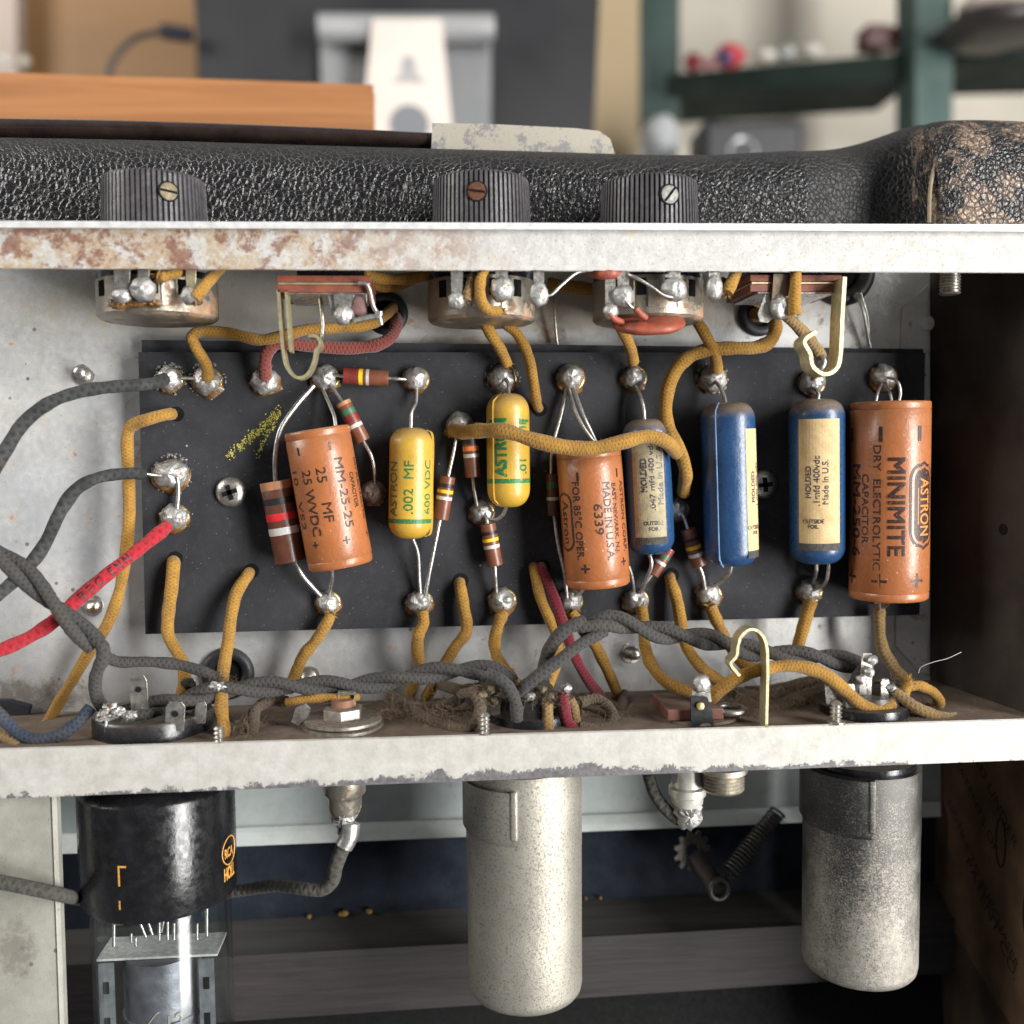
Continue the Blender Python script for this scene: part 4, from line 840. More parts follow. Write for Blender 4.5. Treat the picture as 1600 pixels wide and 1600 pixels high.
def pot(label, x0, x1, yb, lugs, n_):
    cx = (x0+x1)/2; Y = 16; r = (x1-x0)/2*mpp(cx, 460, Y); c0 = P(cx, 400, Y); c0.z = P(cx, yb, Y-r).z+.2; top = P(cx, 350, 0).z-1.2
    t = thing('potentiometer', label, 'potentiometer', c0.copy(), 'potentiometers under the control panel')
    mb = MB(); h = P(cx, 428, Y-r).z-c0.z
    mb.lathe(c0, (0, 0, 1), [(0, .01), (0, r*.9), (.25, r*.96), (.8, r), (h, r), (h+.02, r*.9)], 48); b_ = mb.build('can', M['potcan'], t, 40)
    mb = MB(); mb.lathe(c0, (0, 0, 1), [(h, r*.98), (h+1.5, r*.98), (h+1.6, r*.5)], 40); mb.build('wafer', M['dark'], t, 30)
    mb = MB(); mb.lathe(c0, (0, 0, 1), [(h+1.5, r*.4), (top-c0.z, r*.4)], 24); mb.build('bushing', M['steel'], t, 30)
    # window cut edge with tabs
    mb = MB()
    for q in (-.55, -.1, .42): mb.obox(c0+V((r*math.sin(q), -r*math.cos(q)-.12, h*.55)), V((math.cos(q), math.sin(q), 0)), V((math.sin(q), -math.cos(q), 0)), V((0, 0, 1)), r*.11, .15, h*.32)
    mb.build('can_tab', M['potcan'], t, 0, bevel=.08)
    mb = MB()
    for q in (-.82, -.32, .18, .66): mb.obox(c0+V((r*math.sin(q), -r*math.cos(q)-.02, h*.72)), V((math.cos(q), math.sin(q), 0)), V((math.sin(q), -math.cos(q), 0)), V((0, 0, 1)), r*.085, .08, h*.2)
    mb.build('can_slot', M['hole'], t, 0)
    for a in lugs: lug(t, *a)
    return t
pot('left potentiometer with amber flux stains under the furthest left knob', 152, 338, 492, [(190, 418, 462, 12, 1.5, 15, 'steel', 0, True, .8), (224, 418, 452, 8, 1.0, 20), (298, 420, 462, 7, 1.6, 16, 'brassl', 0, True, 1)], 0)
pot('middle potentiometer rusty can under the rusty screw knob', 668, 835, 497, [(714, 420, 470, 9, 1.8, 14), (784, 420, 452, 9, 1.0, 20), (842, 420, 460, 8, .8, 15, 'steel', 0, True, 1.35)], 1)
pot('right potentiometer with the orange disc capacitor hanging below it', 927, 1097, 496, [(954, 425, 486, 8, 1.4, 12), (974, 425, 462, 9, 1.0, 17), (1054, 420, 452, 9, .8, 20), (1116, 420, 450, 8, .8, 13, 'steel', 0, True, 1.5)], 2)
lp_ = [o for o in bpy.data.objects if o.name.startswith('potentiometer') and o.type == 'EMPTY'][0]
for x, y, a_, b_, s_ in ((213, 472, 16, 7, 1), (186, 474, 14, 8, 2), (243, 474, 10, 6, 3), (306, 472, 9, 5, 4)):
    mb = MB(); mb.blob(P(x, y, 2.9), a_*.135, .7, b_*.135, .8, 20, s_, 1.6); mb.build('flux_residue', M['flux'], lp_, 70)
def disc(label, cx, cy, rx, ry, tilt, Y, lds):
    k = mpp(cx, cy, Y); t = thing('disc_capacitor', label, 'capacitor', P(cx, cy, Y), 'orange disc capacitors'); mb = MB()
    a = V((math.sin(tilt)*.8, -.35, math.cos(tilt))).normalized(); vs = []
    mb.lathe(P(cx, cy, Y), a, [(-1.5, .01), (-1.4, rx*k*.5), (-1.05, rx*k*.85), (-.5, rx*k*.98), (0, rx*k), (.5, rx*k*.98), (1.05, rx*k*.85), (1.4, rx*k*.5), (1.5, .01)], 36, rfun=lambda an, tt: 1+.05*mnoise.noise(V((math.cos(an)*1.5, math.sin(an)*1.5, cx)))); mb.build('body', M['disc'], t, 70)
    leads(t, lds, 2.4)
    return t
dc = disc('larger orange disc capacitor hanging under the right potentiometer', 1014, 505, 57, 18, -.08, 6, [[(955, 484, 1.5), (954, 492, 1), (960, 501, 2), (975, 505, 4)], [(975, 468, 0), (985, 478, 0), (994, 485, 1)]])
mb = MB(); mb.tube(pp([(993, 482, .5), (1000, 490, .8), (1009, 497, 1.6)]), .75, 10, uv=False, smoothn=3); mb.build('coated_lead_leg', M['disc'], dc, 60)
mb = MB(); mb.tube(pp([(952, 490, 1), (960, 498, 1.5), (972, 503, 3)]), .7, 10, uv=False, smoothn=3); mb.build('coated_lead_leg', M['disc'], dc, 60)
disc('smaller orange disc capacitor mostly tucked behind the upper chassis lip', 946, 424, 29, 17, -.05, 3.5, [[(918, 424, 3), (900, 427, 1.2), (878, 445, .8), (862, 460, .8), (848, 462, .8)], [(974, 428, 2), (990, 432, 0), (1018, 448, -.2), (1036, 461, -.2), (1052, 465, 0)]])

# ================================================================ JACKS ON THE CONTROL PANEL
def jack(label, x0, x1, y0, Y0, Y1):
    t = thing('input_jack', label, 'jack', P((x0+x1)/2, 470, 10), 'phone jacks')
    for i, (a, b, m_, dx) in enumerate(((y0, y0+11, 'fibre', 0), (y0+11, y0+15, 'brassl', 2), (y0+15, y0+27, 'fibre', 0), (y0+27, y0+30, 'steel', 12))):
        mb = MB(); q = P(x0+dx, a, Y0); q2 = P(x1-dx, b, Y0); mb.box((q.x, Y0, q2.z), (q2.x, Y1, q.z)); mb.build('fibre_wafer' if m_ == 'fibre' else 'contact_leaf', M[m_], t, 0, bevel=.15)
    mb = MB(); mb.box((P(x0+20, 0, 4).x, Y0+3, P(0, y0-2, 4).z), (P(x1-20, 0, 4).x, Y1, P(0, 350, 4).z)); mb.build('frame', M['dark'], t, 0)
    return t
def wv(px, Yw): return V((0, px*.14, 0))
jl = jack('left jack with red brown wafers and a curled brass contact spring', 432, 580, 430, 3, 20)
mb = MB(); mb.ribbon(pp([(437, 455, 5), (440, 500, 5), (445, 555, 5), (452, 578, 5), (466, 591, 5), (482, 586, 5), (492, 566, 5), (495, 550, 5), (502, 540, 5), (497, 528, 5), (484, 526, 5)]), .62, (0, 4, 0)); mb.build('contact_spring', M['brassl'], jl, 40)
mb = MB(); mb.ribbon(pp([(449, 456, 5), (452, 500, 5), (456, 551, 5)]), .55, (0, 4, 0)); mb.build('contact_spring', M['brassl'], jl, 40)
lug(jl, 537, 458, 492, 15, 3, 16); 
mb = MB(); slabp(mb, [(513, 458, 3.6), (572, 458, 3.6), (572, 494, 3.6), (552, 496, 3.6), (530, 505, 3.6), (518, 488, 3.6)], (0, .5, 0)); mb.build('terminal_plate', M['steel'], jl, 0, bevel=.1)
mb = MB(); mb.blob(P(561, 480, 3.2), 1.6, .6, 2.2, .3, 14, 3); mb.build('fibre_bead', plain('mauve_residue', (.15, .085, .08), .7), jl, 70)
mb = MB(); mb.tube(pp([(560, 442, 2), (572, 444, 2), (578, 455, 2), (584, 480, 2), (592, 492, 2), (596, 508, 2)]), .45, 8, uv=False); mb.build('bent_lead', M['lead'], jl, 60)
mb = MB(); mb.tube(pp([(553, 502, 2), (575, 496, 2), (592, 494, 2), (594, 486, 1.8)]), .6, 8, uv=False); mb.build('bent_lead', M['lead'], jl, 60)
mb = MB(); mb.tube(pp([(500, 465, 8), (504, 500, 9), (503, 525, 10), (498, 540, 12)]), .5, 8, uv=False); mb.build('bent_lead', M['lead'], jl, 60)
jr = jack('right jack with a bright hooked spring reaching down to a solder joint', 1172, 1315, 429, 3, 20)
mb = MB(); mb.ribbon(pp([(1312, 436, 1), (1308, 500, 1), (1305, 560, 1), (1297, 580, 1), (1280, 586, 1), (1263, 574, 1), (1259, 555, 1), (1250, 535, 1), (1268, 520, 1)]), .8, (0, 5.5, 0)); mb.build('contact_spring', M['brassl'], jr, 40)
mb = MB(); slabp(mb, [(1209, 428, 2.2), (1236, 428, 2.2), (1232, 462, 2.2), (1206, 468, 2.2)], (0, .5, 0)); mb.build('terminal_plate', plain('brown_stained_tab', (.16, .12, .08), .4, .6), jr, 0)
mb = MB(); slabp(mb, [(1200, 450, 3.4), (1210, 446, 3.4), (1208, 496, 3.4), (1200, 503, 3.4), (1188, 502, 3.4), (1185, 490, 3.4)], (0, .5, 0)); l_ = mb.build('lug', M['steel'], jr, 0, bevel=.1)
mb = MB(); mb.blob(P(1219, 480, 2.4), 2.1, 1.6, 2.5, .35, 16, 5); mb.build('solder', M['solder'], l_, 75)

# ================================================================ WIRES
G = 'ochre cloth covered wires'
wire('ochre_wire', 'ochre wire leaving the upper left board corner and running down past its edge', 'wire', 'yel', [(270, 647, 26.5), (258, 648, 24), (232, 655, 22), (208, 664, 23), (199, 682, 24), (200, 730, 24.5), (202, 800, 24), (197, 860, 24), (186, 925, 25), (168, 975, 26), (140, 1018, 27), (112, 1065, 28), (85, 1110, 29), (60, 1150, 22)], 9.5, G, fray=())
wire('ochre_wire', 'ochre wire arching from the second upper left solder joint towards the left jack', 'wire', 'yel', [(325, 592, 24), (322, 570, 22), (306, 543, 20), (300, 527, 20), (316, 518, 20), (360, 521, 20), (405, 531, 20), (440, 525, 20), (480, 515, 21), (530, 512, 22), (580, 506, 24), (602, 492, 28), (613, 482, 32), (620, 480, 36)], 9, G, fray=(0,))
wire('maroon_wire', 'dark maroon brown wire from the third upper solder joint to the grommet', 'wire', 'mar', [(415, 590, 24), (414, 570, 22.5), (418, 550, 22), (436, 536, 22), (480, 540, 23), (540, 544, 24), (585, 540, 25), (612, 525, 27), (620, 500, 31), (615, 488, 36)], 10, fray=(0,))
wire('ochre_wire', 'ochre wire looping behind the lip right of the left jack, upper strand', 'wire', 'yel', [(555, 424, 14), (590, 434, 16), (630, 436, 18), (680, 428, 18), (700, 420, 18)], 9, G)
wire('ochre_wire', 'ochre wire bowed just above the left grommet, lower strand', 'wire', 'yel', [(560, 428, 18), (585, 444, 20), (615, 448, 22), (650, 435, 23), (690, 424, 22)], 8.5, G)
wire('ochre_wire', 'frayed ochre wire on the left potentiometer, right lug', 'wire', 'yel', [(345, 418, 8), (330, 434, 4), (316, 452, 1.5), (304, 466, .8)], 9.5, G, fray=(3,))
wire('ochre_wire', 'short ochre wire on the left potentiometer, centre lug', 'wire', 'yel', [(298, 420, 6), (280, 424, 3), (258, 432, 2), (248, 430, 2)], 9, G, fray=(3,))
wire('ochre_wire', 'ochre wire from the middle potentiometer to the solder above the .01 capacitor', 'wire', 'yel', [(735, 440, 18), (748, 485, 19), (766, 520, 20), (783, 548, 22), (793, 570, 24)], 9, G, fray=(4,))
wire('ochre_wire', 'ochre wire from the middle potentiometer to a board hole right of the .01 capacitor', 'wire', 'yel', [(765, 440, 20), (785, 498, 21), (808, 522, 21.5), (825, 555, 22), (834, 600, 22.5), (839, 632, 25), (844, 640, 30)], 8.5, G)
wire('ochre_wire', 'ochre wire hooked round the middle potentiometer lug', 'wire', 'yel', [(757, 418, 3), (751, 438, .8), (751, 465, .4), (762, 484, 1), (782, 487, 2)], 8.5, G, fray=(4,))
wire('ochre_wire', 'frayed stub of ochre wire on the middle potentiometer, left lug', 'wire', 'yeld', [(745, 424, 4), (736, 445, 2.4), (730, 470, 1.5)], 8.5, G, fray=(2, 1))
wire('ochre_wire', 'straight ochre wire running level between the middle and right potentiometers', 'wire', 'yel', [(855, 444, 24), (890, 448, 24), (925, 452, 24), (990, 458, 24)], 10, G)
wire('ochre_wire', 'long ochre wire crossing over the yellow, brown and first blue capacitors', 'wire', 'yel', [(711, 672, 23.5), (722, 675, 19), (750, 673, 14.5), (790, 674, 10.5), (835, 688, 9), (885, 699, 8.5), (930, 700, 8.5), (975, 690, 9), (1010, 682, 10.5), (1040, 690, 12.5), (1058, 708, 17)], 11, G, 1.6, fray=(0,))
wire('ochre_wire', 'ochre wire sweeping from the grommet round to a joint between two blue capacitors', 'wire', 'yel', [(1176, 492, 33), (1200, 494, 29), (1212, 508, 24), (1204, 532, 22), (1180, 543, 21), (1140, 544, 20), (1100, 548, 20), (1066, 566, 20), (1046, 600, 20), (1040, 640, 20), (1045, 672, 19.5), (1060, 700, 19), (1071, 735, 19), (1069, 758, 22), (1068, 772, 24)], 9.8, G)
wire('ochre_wire', 'ochre wire dropping to the solder joint above the plain faced blue capacitor', 'wire', 'yel', [(1080, 440, 20), (1085, 490, 18), (1102, 523, 18), (1116, 550, 20), (1120, 578, 24)], 9, G, fray=(4,))
wire('ochre_wire', 'ochre wire dropping behind the orange disc to the joint above the shortest blue capacitor', 'wire', 'yel', [(958, 490, 16), (972, 515, 17), (984, 540, 20), (990, 566, 24)], 9.3, G, fray=(3,))
wire('ochre_wire', 'stub of ochre wire with burnt end beside the right potentiometer', 'wire', 'yel', [(1152, 420, 4), (1144, 440, 1.6), (1136, 458, .8)], 9.5, G, fray=(2,))
wire('ochre_wire', 'ochre wire slanting behind the right jack lug', 'wire', 'yel', [(1125, 440, 24), (1160, 458, 24), (1190, 474, 26), (1215, 484, 30)], 9, G)
wire('ochre_wire', 'frayed vertical ochre wire on the right jack plate', 'wire', 'yel', [(1243, 418, 2), (1243, 445, .8), (1241, 475, .8), (1242, 492, 1)], 9.3, G, fray=(3,))
wire('ochre_wire', 'ochre wire slanting down behind the hooked brass spring', 'wire', 'yeld', [(1222, 488, 12), (1248, 512, 14), (1268, 535, 16), (1284, 558, 18)], 9, G, fray=(3,))
mb = MB(); mb.tube(pp([(1282, 552, 17), (1288, 566, 16), (1280, 580, 17), (1270, 592, 23)]), .6, 8, uv=False); mb.build('bare_wire', M['lead'], None, 60, 'bare hooked wire inside the curl of the right jack spring', 'wire')
# lower ochre wires
wire('ochre_wire', 'ochre wire leaving the lower left board hole and bending towards the socket', 'wire', 'yel', [(271, 872, 31), (271, 884, 25.5), (268, 920, 24), (263, 960, 23.5), (263, 992, 23), (276, 1018, 22), (288, 1045, 21), (284, 1085, 18), (268, 1110, 15)], 9.6, G)
wire('ochre_wire', 'ochre wire from the second lower board hole down past the black grommet', 'wire', 'yel', [(393, 890, 31), (386, 900, 25.5), (369, 928, 24), (361, 965, 22), (356, 1005, 20), (349, 1050, 16), (346, 1100, 9), (350, 1140, 6), (344, 1160, 6)], 9.3, G)
wire('ochre_wire', 'ochre wire below the tilted brown capacitor', 'wire', 'yel', [(517, 960, 24.5), (510, 975, 24), (494, 1000, 25), (474, 1025, 26), (462, 1052, 27), (450, 1080, 28)], 9.3, G, fray=(0,))
wire('ochre_wire', 'kinked ochre wire below the .002 capacitor', 'wire', 'yel', [(660, 957, 24.5), (662, 975, 23.5), (654, 992, 23.5), (652, 1015, 25), (655, 1045, 27), (640, 1085, 29)], 9.3, G, fray=(0,))
wire('ochre_wire', 'ochre wire bent like an elbow right of the .002 capacitor foot', 'wire', 'yel', [(717, 906, 31), (719, 916, 25.5), (724, 945, 24), (729, 985, 23.5), (712, 1010, 24), (694, 1040, 26), (675, 1075, 28), (664, 1092, 29)], 9.2, G)
wire('ochre_wire', 'ochre wire below the lowest centre resistor', 'wire', 'yel', [(788, 955, 24.5), (781, 970, 24), (773, 1000, 23), (778, 1030, 20), (800, 1060, 15), (812, 1075, 12)], 9.2, G, fray=(0,))
wire('ochre_wire', 'thin ochre wire sharing a board hole with the crimson wire', 'wire', 'yel', [(833, 882, 31), (835, 892, 25.5), (845, 935, 24), (862, 975, 23), (872, 1005, 22), (870, 1035, 20), (856, 1072, 15)], 8, G)
wire('crimson_wire', 'crimson cloth wire running from the board down to the centre socket', 'wire', 'mar2', [(845, 882, 31), (848, 892, 25.3), (866, 935, 24), (882, 980, 22.5), (900, 1030, 21), (925, 1072, 23), (942, 1092, 26)], 8.3)
wire('ochre_wire', 'ochre wire below the 6339 capacitor passing under the grey pair', 'wire', 'yel', [(893, 958, 25), (905, 975, 24), (928, 1005, 23), (948, 1045, 24), (965, 1085, 27), (968, 1100, 28)], 9, G, fray=(0,))
wire('ochre_wire', 'ochre wire below the shortest blue capacitor reaching the right floor jack', 'wire', 'yel', [(1002, 950, 24.5), (1006, 975, 23), (1008, 1010, 21), (1020, 1042, 19), (1045, 1068, 15), (1082, 1082, 12)], 9.4, G, fray=(0,))
wire('ochre_wire', 'ochre wire from the board hole right of the shortest blue capacitor', 'wire', 'yel', [(1045, 897, 31), (1048, 908, 25.5), (1058, 940, 24), (1066, 985, 23), (1075, 1015, 22), (1098, 1045, 21), (1125, 1066, 22)], 9, G)
wire('ochre_wire', 'ochre wire below the plain faced blue capacitor', 'wire', 'yel', [(1110, 948, 24.5), (1122, 975, 23.5), (1134, 1000, 23), (1160, 1035, 24), (1185, 1050, 25)], 9.3, G, fray=(0,))
wire('ochre_wire', 'ochre wire below the fat blue capacitor', 'wire', 'yel', [(1267, 938, 24.5), (1258, 970, 24), (1248, 1005, 25), (1240, 1030, 27)], 9.6, G, fray=(0,))
wire('ochre_wire', 'ochre wire hanging from the foot of the large right capacitor', 'wire', 'yeld', [(1374, 950, 24), (1374, 975, 24), (1378, 1010, 24), (1395, 1040, 24), (1415, 1062, 23)], 9, G, fray=(0,))
wire('ochre_wire', 'bright ochre wire arching in front from the right floor jack to the right socket', 'wire', 'yel', [(1110, 1095, 10), (1125, 1078, 8), (1160, 1056, 6), (1205, 1043, 5), (1245, 1041, 5), (1285, 1052, 5), (1320, 1078, 5), (1345, 1100, 5), (1372, 1108, 5), (1395, 1100, 6)], 9.8, G, 1.5)
wire('dusty_wire', 'dusty ochre wire curving over the floor right of the right socket', 'wire', 'yeld', [(1398, 1082, 8), (1420, 1098, 6), (1445, 1112, 5), (1480, 1122, 6), (1505, 1120, 10)], 8.6, 'dusty ochre wires', 2, fray=(0,))
wire('dusty_wire', 'small ochre loop with frayed end at the right socket', 'wire', 'yel', [(1415, 1072, 10), (1438, 1072, 10), (1460, 1084, 11), (1468, 1100, 12), (1458, 1106, 14)], 8.2, 'dusty ochre wires', 1.6, fray=(0,))
wire('dusty_wire', 'upright frayed ochre stub at the right socket', 'wire', 'yel', [(1405, 1100, 8), (1412, 1082, 9), (1420, 1064, 10)], 9, 'dusty ochre wires', 1.6, fray=(2,))
wire('dusty_wire', 'dusty looped wire left of the centre socket', 'wire', 'dust', [(610, 1085, 22), (640, 1108, 16), (675, 1128, 10), (710, 1138, 6), (738, 1135, 5), (750, 1110, 6), (742, 1085, 8), (720, 1085, 10)], 9, 'dusty ochre wires', 4)
wire('dusty_wire', 'dusty wire lying behind the looped one left of the centre socket', 'wire', 'dust', [(600, 1100, 26), (650, 1105, 24), (700, 1100, 20), (745, 1075, 14)], 8.5, 'dusty ochre wires', 4)
wire('dusty_wire', 'dusty wire looping up right of the centre socket', 'wire', 'dust', [(975, 1085, 27), (972, 1115, 16), (955, 1135, 8), (930, 1140, 6), (905, 1135, 6)], 8.2, 'dusty ochre wires', 4)
wire('dusty_wire', 'dusty grey wire descending from the crimson wire to the floor', 'wire', 'dust', [(942, 1090, 26), (932, 1110, 20), (918, 1120, 14), (903, 1115, 12)], 8, 'dusty ochre wires', 3)
wire('crimson_wire', 'short crimson stub standing in the centre socket', 'wire', 'mar2', [(902, 1142, 6), (888, 1130, 6), (882, 1105, 6.5), (879, 1086, 7)], 9, fray=(3,))
wire('ochre_wire', 'short thick ochre stub with frayed top standing in the centre socket', 'wire', 'yeld', [(858, 1150, 5), (856, 1125, 5), (855, 1100, 6)], 9, G, 2, fray=(2,))
wire('ochre_wire', 'pale ochre stub behind the crimson stub in the centre socket', 'wire', 'yeld', [(900, 1128, 9), (896, 1105, 9), (890, 1092, 9)], 8, G, 2)
wire('dusty_wire', 'matted dusty wire on the floor between the floor jack and right socket', 'wire', 'dust', [(1150, 1090, 24), (1185, 1108, 16), (1230, 1098, 16), (1275, 1082, 18), (1300, 1070, 20)], 11, 'dusty ochre wires', 6)
wire('dusty_wire', 'second matted dusty wire above the first between floor jack and right socket', 'wire', 'dust', [(1165, 1080, 28), (1210, 1078, 24), (1260, 1066, 22), (1295, 1058, 22)], 9, 'dusty ochre wires', 6)
wire('dusty_wire', 'dusty wire rising from the floor behind the left floor jack', 'wire', 'dust', [(395, 1160, 6), (396, 1130, 10), (400, 1108, 14), (425, 1095, 17), (450, 1096, 18)], 9.5, 'dusty ochre wires', 3)
wire('yellow_wire', 'short bright yellow wire beside the left floor jack terminal', 'wire', 'yel', [(448, 1098, 14), (480, 1092, 13), (530, 1090, 12), (560, 1088, 14)], 7.5, None, .5)
wire('dusty_wire', 'tan wire lying at the far left edge of the floor', 'wire', 'yeld', [(-40, 1140, 8), (-5, 1146, 8), (18, 1156, 7), (30, 1166, 6)], 9, 'dusty ochre wires', 1)
# grey / black / red
wire('black_braided_wire', 'black braided wire curving from the upper left solder joint out to the left', 'wire', 'blk', [(258, 592, 23), (232, 600, 19), (180, 604, 14), (130, 611, 10), (80, 628, 8), (38, 660, 6), (8, 705, 5), (-40, 790, 5)], 9.5, None, .8, fray=(0,))
wire('black_braided_wire', 'black braided wire from the left middle joint curving down to the left edge', 'wire', 'blk', [(226, 740, 20), (195, 740, 17), (155, 746, 13), (120, 764, 9), (94, 800, 7), (70, 850, 6), (40, 890, 5), (-10, 935, 3), (-50, 960, 2)], 9.5, None, .8, fray=(0,))
rw = wire('red_braided_wire', 'bright red braided wire with faint black print running to the lower left', 'wire', 'red', [(262, 822, 23.5), (240, 840, 20), (205, 868, 16), (165, 900, 12), (120, 938, 10), (85, 970, 9), (45, 996, 8), (0, 1016, 6), (-50, 1030, 5)], 10.5, None, .6)
mb = MB()
for txt_, a_, b_, ya_, yb_ in (('E N N', (203, 869.5), (165, 900), 16, 12), ('B E C', (163, 901.5), (122, 936.5), 12, 10)):
    rc = Cyl(a_, b_, 10.5, ya_, yb_); rc.text(mb, txt_, (a_[0]+b_[0])/2, (a_[1]+b_[1])/2, rc.Lpx*.82, 10, 'up', .42)
mb.build('lettering', M['inkwire'], rw, 0)
def pair(name, label, mat, ctr, rp, pitch=11, ph=0.0, n=2):
    c_ = catmull(pp(ctr), 14); k = mpp(*ctr[len(ctr)//2]); r = rp*k; t = thing(name, label, 'wire', c_[0].copy()); L = 0
    S = [[] for _ in range(n)]
    for i, p in enumerate(c_):
        if i: L += (p-c_[i-1]).length
        tg = (c_[min(i+1, len(c_)-1)]-c_[max(i-1, 0)]).normalized(); a = (V((0, -1, 0))-tg*tg.dot(V((0, -1, 0)))).normalized(); b = tg.cross(a)
        for j in range(n): an = ph+2*math.pi*(L/pitch+j/n); S[j].append(p+(a*math.cos(an)+b*math.sin(an))*r*.92)
    for j in range(n):
        mb = MB(); pts = S[j][::2]; mb.tube(pts, r, 12, smoothn=4, rf=lambda q, j=j: 1+.08*mnoise.noise(V((q*30, j, 0)))); fuzz(mb, mb.last, r, 200, .4); mb.build('wire_strand', M[mat], t, 70)
pair('twisted_wire_pair', 'thick grey cloth wire pair slanting in from the left edge', 'grey', [(-60, 800, 4), (-10, 858, 4), (30, 890, 4), (75, 935, 4), (115, 975, 5), (150, 1008, 6)], 10.5, 34, 1.1)
wire('grey_wire', 'grey cloth wire hooking down from the pair end to the left socket', 'wire', 'grey', [(143, 996, 6), (160, 1010, 5), (160, 1030, 5), (150, 1055, 6), (150, 1085, 8), (162, 1108, 9)], 10.5, None)
wire('grey_wire', 'grey cloth wire running level to the black grommet', 'wire', 'grey', [(160, 1022, 8), (185, 1034, 10), (230, 1034, 11), (275, 1038, 12), (310, 1047, 12), (340, 1058, 12)], 9, None, fray=(5,))
wire('blue_wire', 'blue grey cloth wire drooping along the floor to the left socket', 'wire', 'blu', [(-40, 1080, 6), (0, 1118, 6), (30, 1146, 6), (60, 1156, 6), (95, 1148, 6), (122, 1128, 7), (142, 1105, 8)], 10.5, None)
pair('twisted_wire_pair', 'grey twisted heater pair stretching from the left socket to the centre socket', 'grey', [(210, 1112, 9), (280, 1094, 9), (345, 1080, 11), (420, 1073, 13), (500, 1072, 14), (580, 1068, 14), (650, 1055, 13), (720, 1047, 12), (770, 1050, 11), (805, 1065, 10)], 8.9, 24, .4)
pair('twisted_wire_pair', 'dark twisted heater pair arching over to the right socket', 'grey', [(905, 985, 8), (950, 970, 8), (1000, 982, 9), (1050, 992, 10), (1110, 1000, 12), (1170, 1016, 14), (1230, 1024, 14), (1290, 1028, 14), (1345, 1040, 13)], 9, 22, 2.2)
wire('grey_wire', 'grey cloth wire arching steeply up from the centre socket', 'wire', 'grey', [(848, 1080, 12), (850, 1040, 10), (862, 1008, 8), (885, 983, 7), (915, 970, 7.5)], 9.8)
wire('grey_wire', 'grey cloth wire slanting from the centre socket up to the arched pair', 'wire', 'grey', [(805, 1085, 7), (835, 1060, 5), (870, 1035, 5), (905, 1008, 6), (945, 985, 8)], 9.8)
wire('grey_wire', 'grey cloth wire plunging into the centre socket', 'wire', 'grey', [(762, 1052, 6), (790, 1068, 4), (805, 1095, 4), (808, 1125, 5)], 10)

# ================================================================ SOCKETS, FLOOR JACKS
def fl(px, Y):  # floor height at photo column
    a = P(-90, 1178, 0); b = P(1665, 1127, 0); c_ = P(-90, 1119, YP); d_ = P(1560, 1059, YP); u = Y/YP
    x = P(px, 1130, Y).x; f = (x-a.x)/(b.x-a.x); return (a.z+(b.z-a.z)*f)*(1-u)+(c_.z+(d_.z-c_.z)*((x-c_.x)/(d_.x-c_.x)))*u
def fpt(px, Y, h=0): q = P(px, 1130, Y); q.z = fl(px, Y)+h; return q
t = thing('tube_socket', 'black octal tube socket with bent solder lugs at the left of the floor', 'socket', fpt(240, 14), 'tube sockets')
mb = MB(); c_ = fpt(240, 14); r = 92*mpp(240, 1130, 14)
mb.lathe(c_, (0, 0, 1), [(0, r), (3.6, r), (4.2, r*.97), (4.2, r*.80), (2.6, r*.78), (2.6, .01)], 48); mb.build('body', M['dark'], t, 35)
def lugs3(x, y0, y1, w, Y, lean=0, hole=True, top=.65):
    mb = MB(); q = [P(x-w, y0, Y), P(x+w, y0, Y), P(x+w+lean, y1+(y0-y1)*.15, Y-.4), P(x+w*top+lean, y1, Y-.4), P(x-w*top+lean, y1, Y-.4), P(x-w+lean, y1+(y0-y1)*.15, Y-.4)]
    mb.slab(q, (0, .45, 0)); l_ = mb.build('lug', M['steel'], t, 0, bevel=.08)
    if hole:
        k = mpp(x, y1, Y); mb = MB(); yy = y1+(y0-y1)*.4; mb.lathe(P(x+lean*.7, yy, Y-.5), (0, -1, 0), [(0, w*.38*k), (.15, w*.36*k)], 14); mb.build('lug_hole', M['hole'], l_, 0)
lugs3(219, 1110, 1056, 13, 8, -4); lugs3(272, 1142, 1098, 14, 4, 2); lugs3(296, 1100, 1060, 11, 18, -2); lugs3(312, 1130, 1098, 8, 8, 2, False); lugs3(190, 1148, 1118, 9, 5, 12, False); lugs3(335, 1085, 1050, 8, 16, 4)
for x, y in ((166, 1140), (176, 1148), (236, 1148)): mb = MB(); mb.tube([P(x, y+4, 4), P(x, y-14, 4)], .35, 8, uv=False, smoothn=0); mb.build('pin_tip', M['lead'], t, 30)
for x, y, r_, s_ in ((164, 1118, 10, 1), (184, 1112, 9, 2), (202, 1118, 8, 3), (172, 1104, 8, 4), (340, 1072, 8, 5)):
    mb = MB(); k = .14; mb.blob(P(x, y, 5), r_*k*1.25, r_*k*.9, r_*k*.8, .9, 18, s_*3, 1.8); mb.build('solder', M['solder'], t, 75)
def screwup(label, x, yb, yt, rp, Y):
    k = mpp(x, yb, Y); r = rp*k; c_ = P(x, yb, Y); h = P(x, yt, Y).z-c_.z; mb = MB(); prof = [(0, r*1.5), (.9, r*1.45), (1, r*1.0)]
    z = 1.0
    while z < h: prof += [(z, r), (z+.45, r*.66)]; z += .9
    prof += [(h, r*.25)]; mb.lathe(c_, (0, 0, 1), prof, 18, rfun=lambda an, tt: 1); mb.build('mounting_screw', M['steel'], None, 45, label, 'screw', 'socket mounting screws')
screwup('silver screw with nut at the right rim of the left socket', 343, 1166, 1138, 9, 1.5); screwup('long threaded screw tip left of the centre socket', 758, 1152, 1112, 8.5, 1.5); screwup('pointed threaded screw tip left of the right socket', 1306, 1133, 1094, 9.5, 1.5)
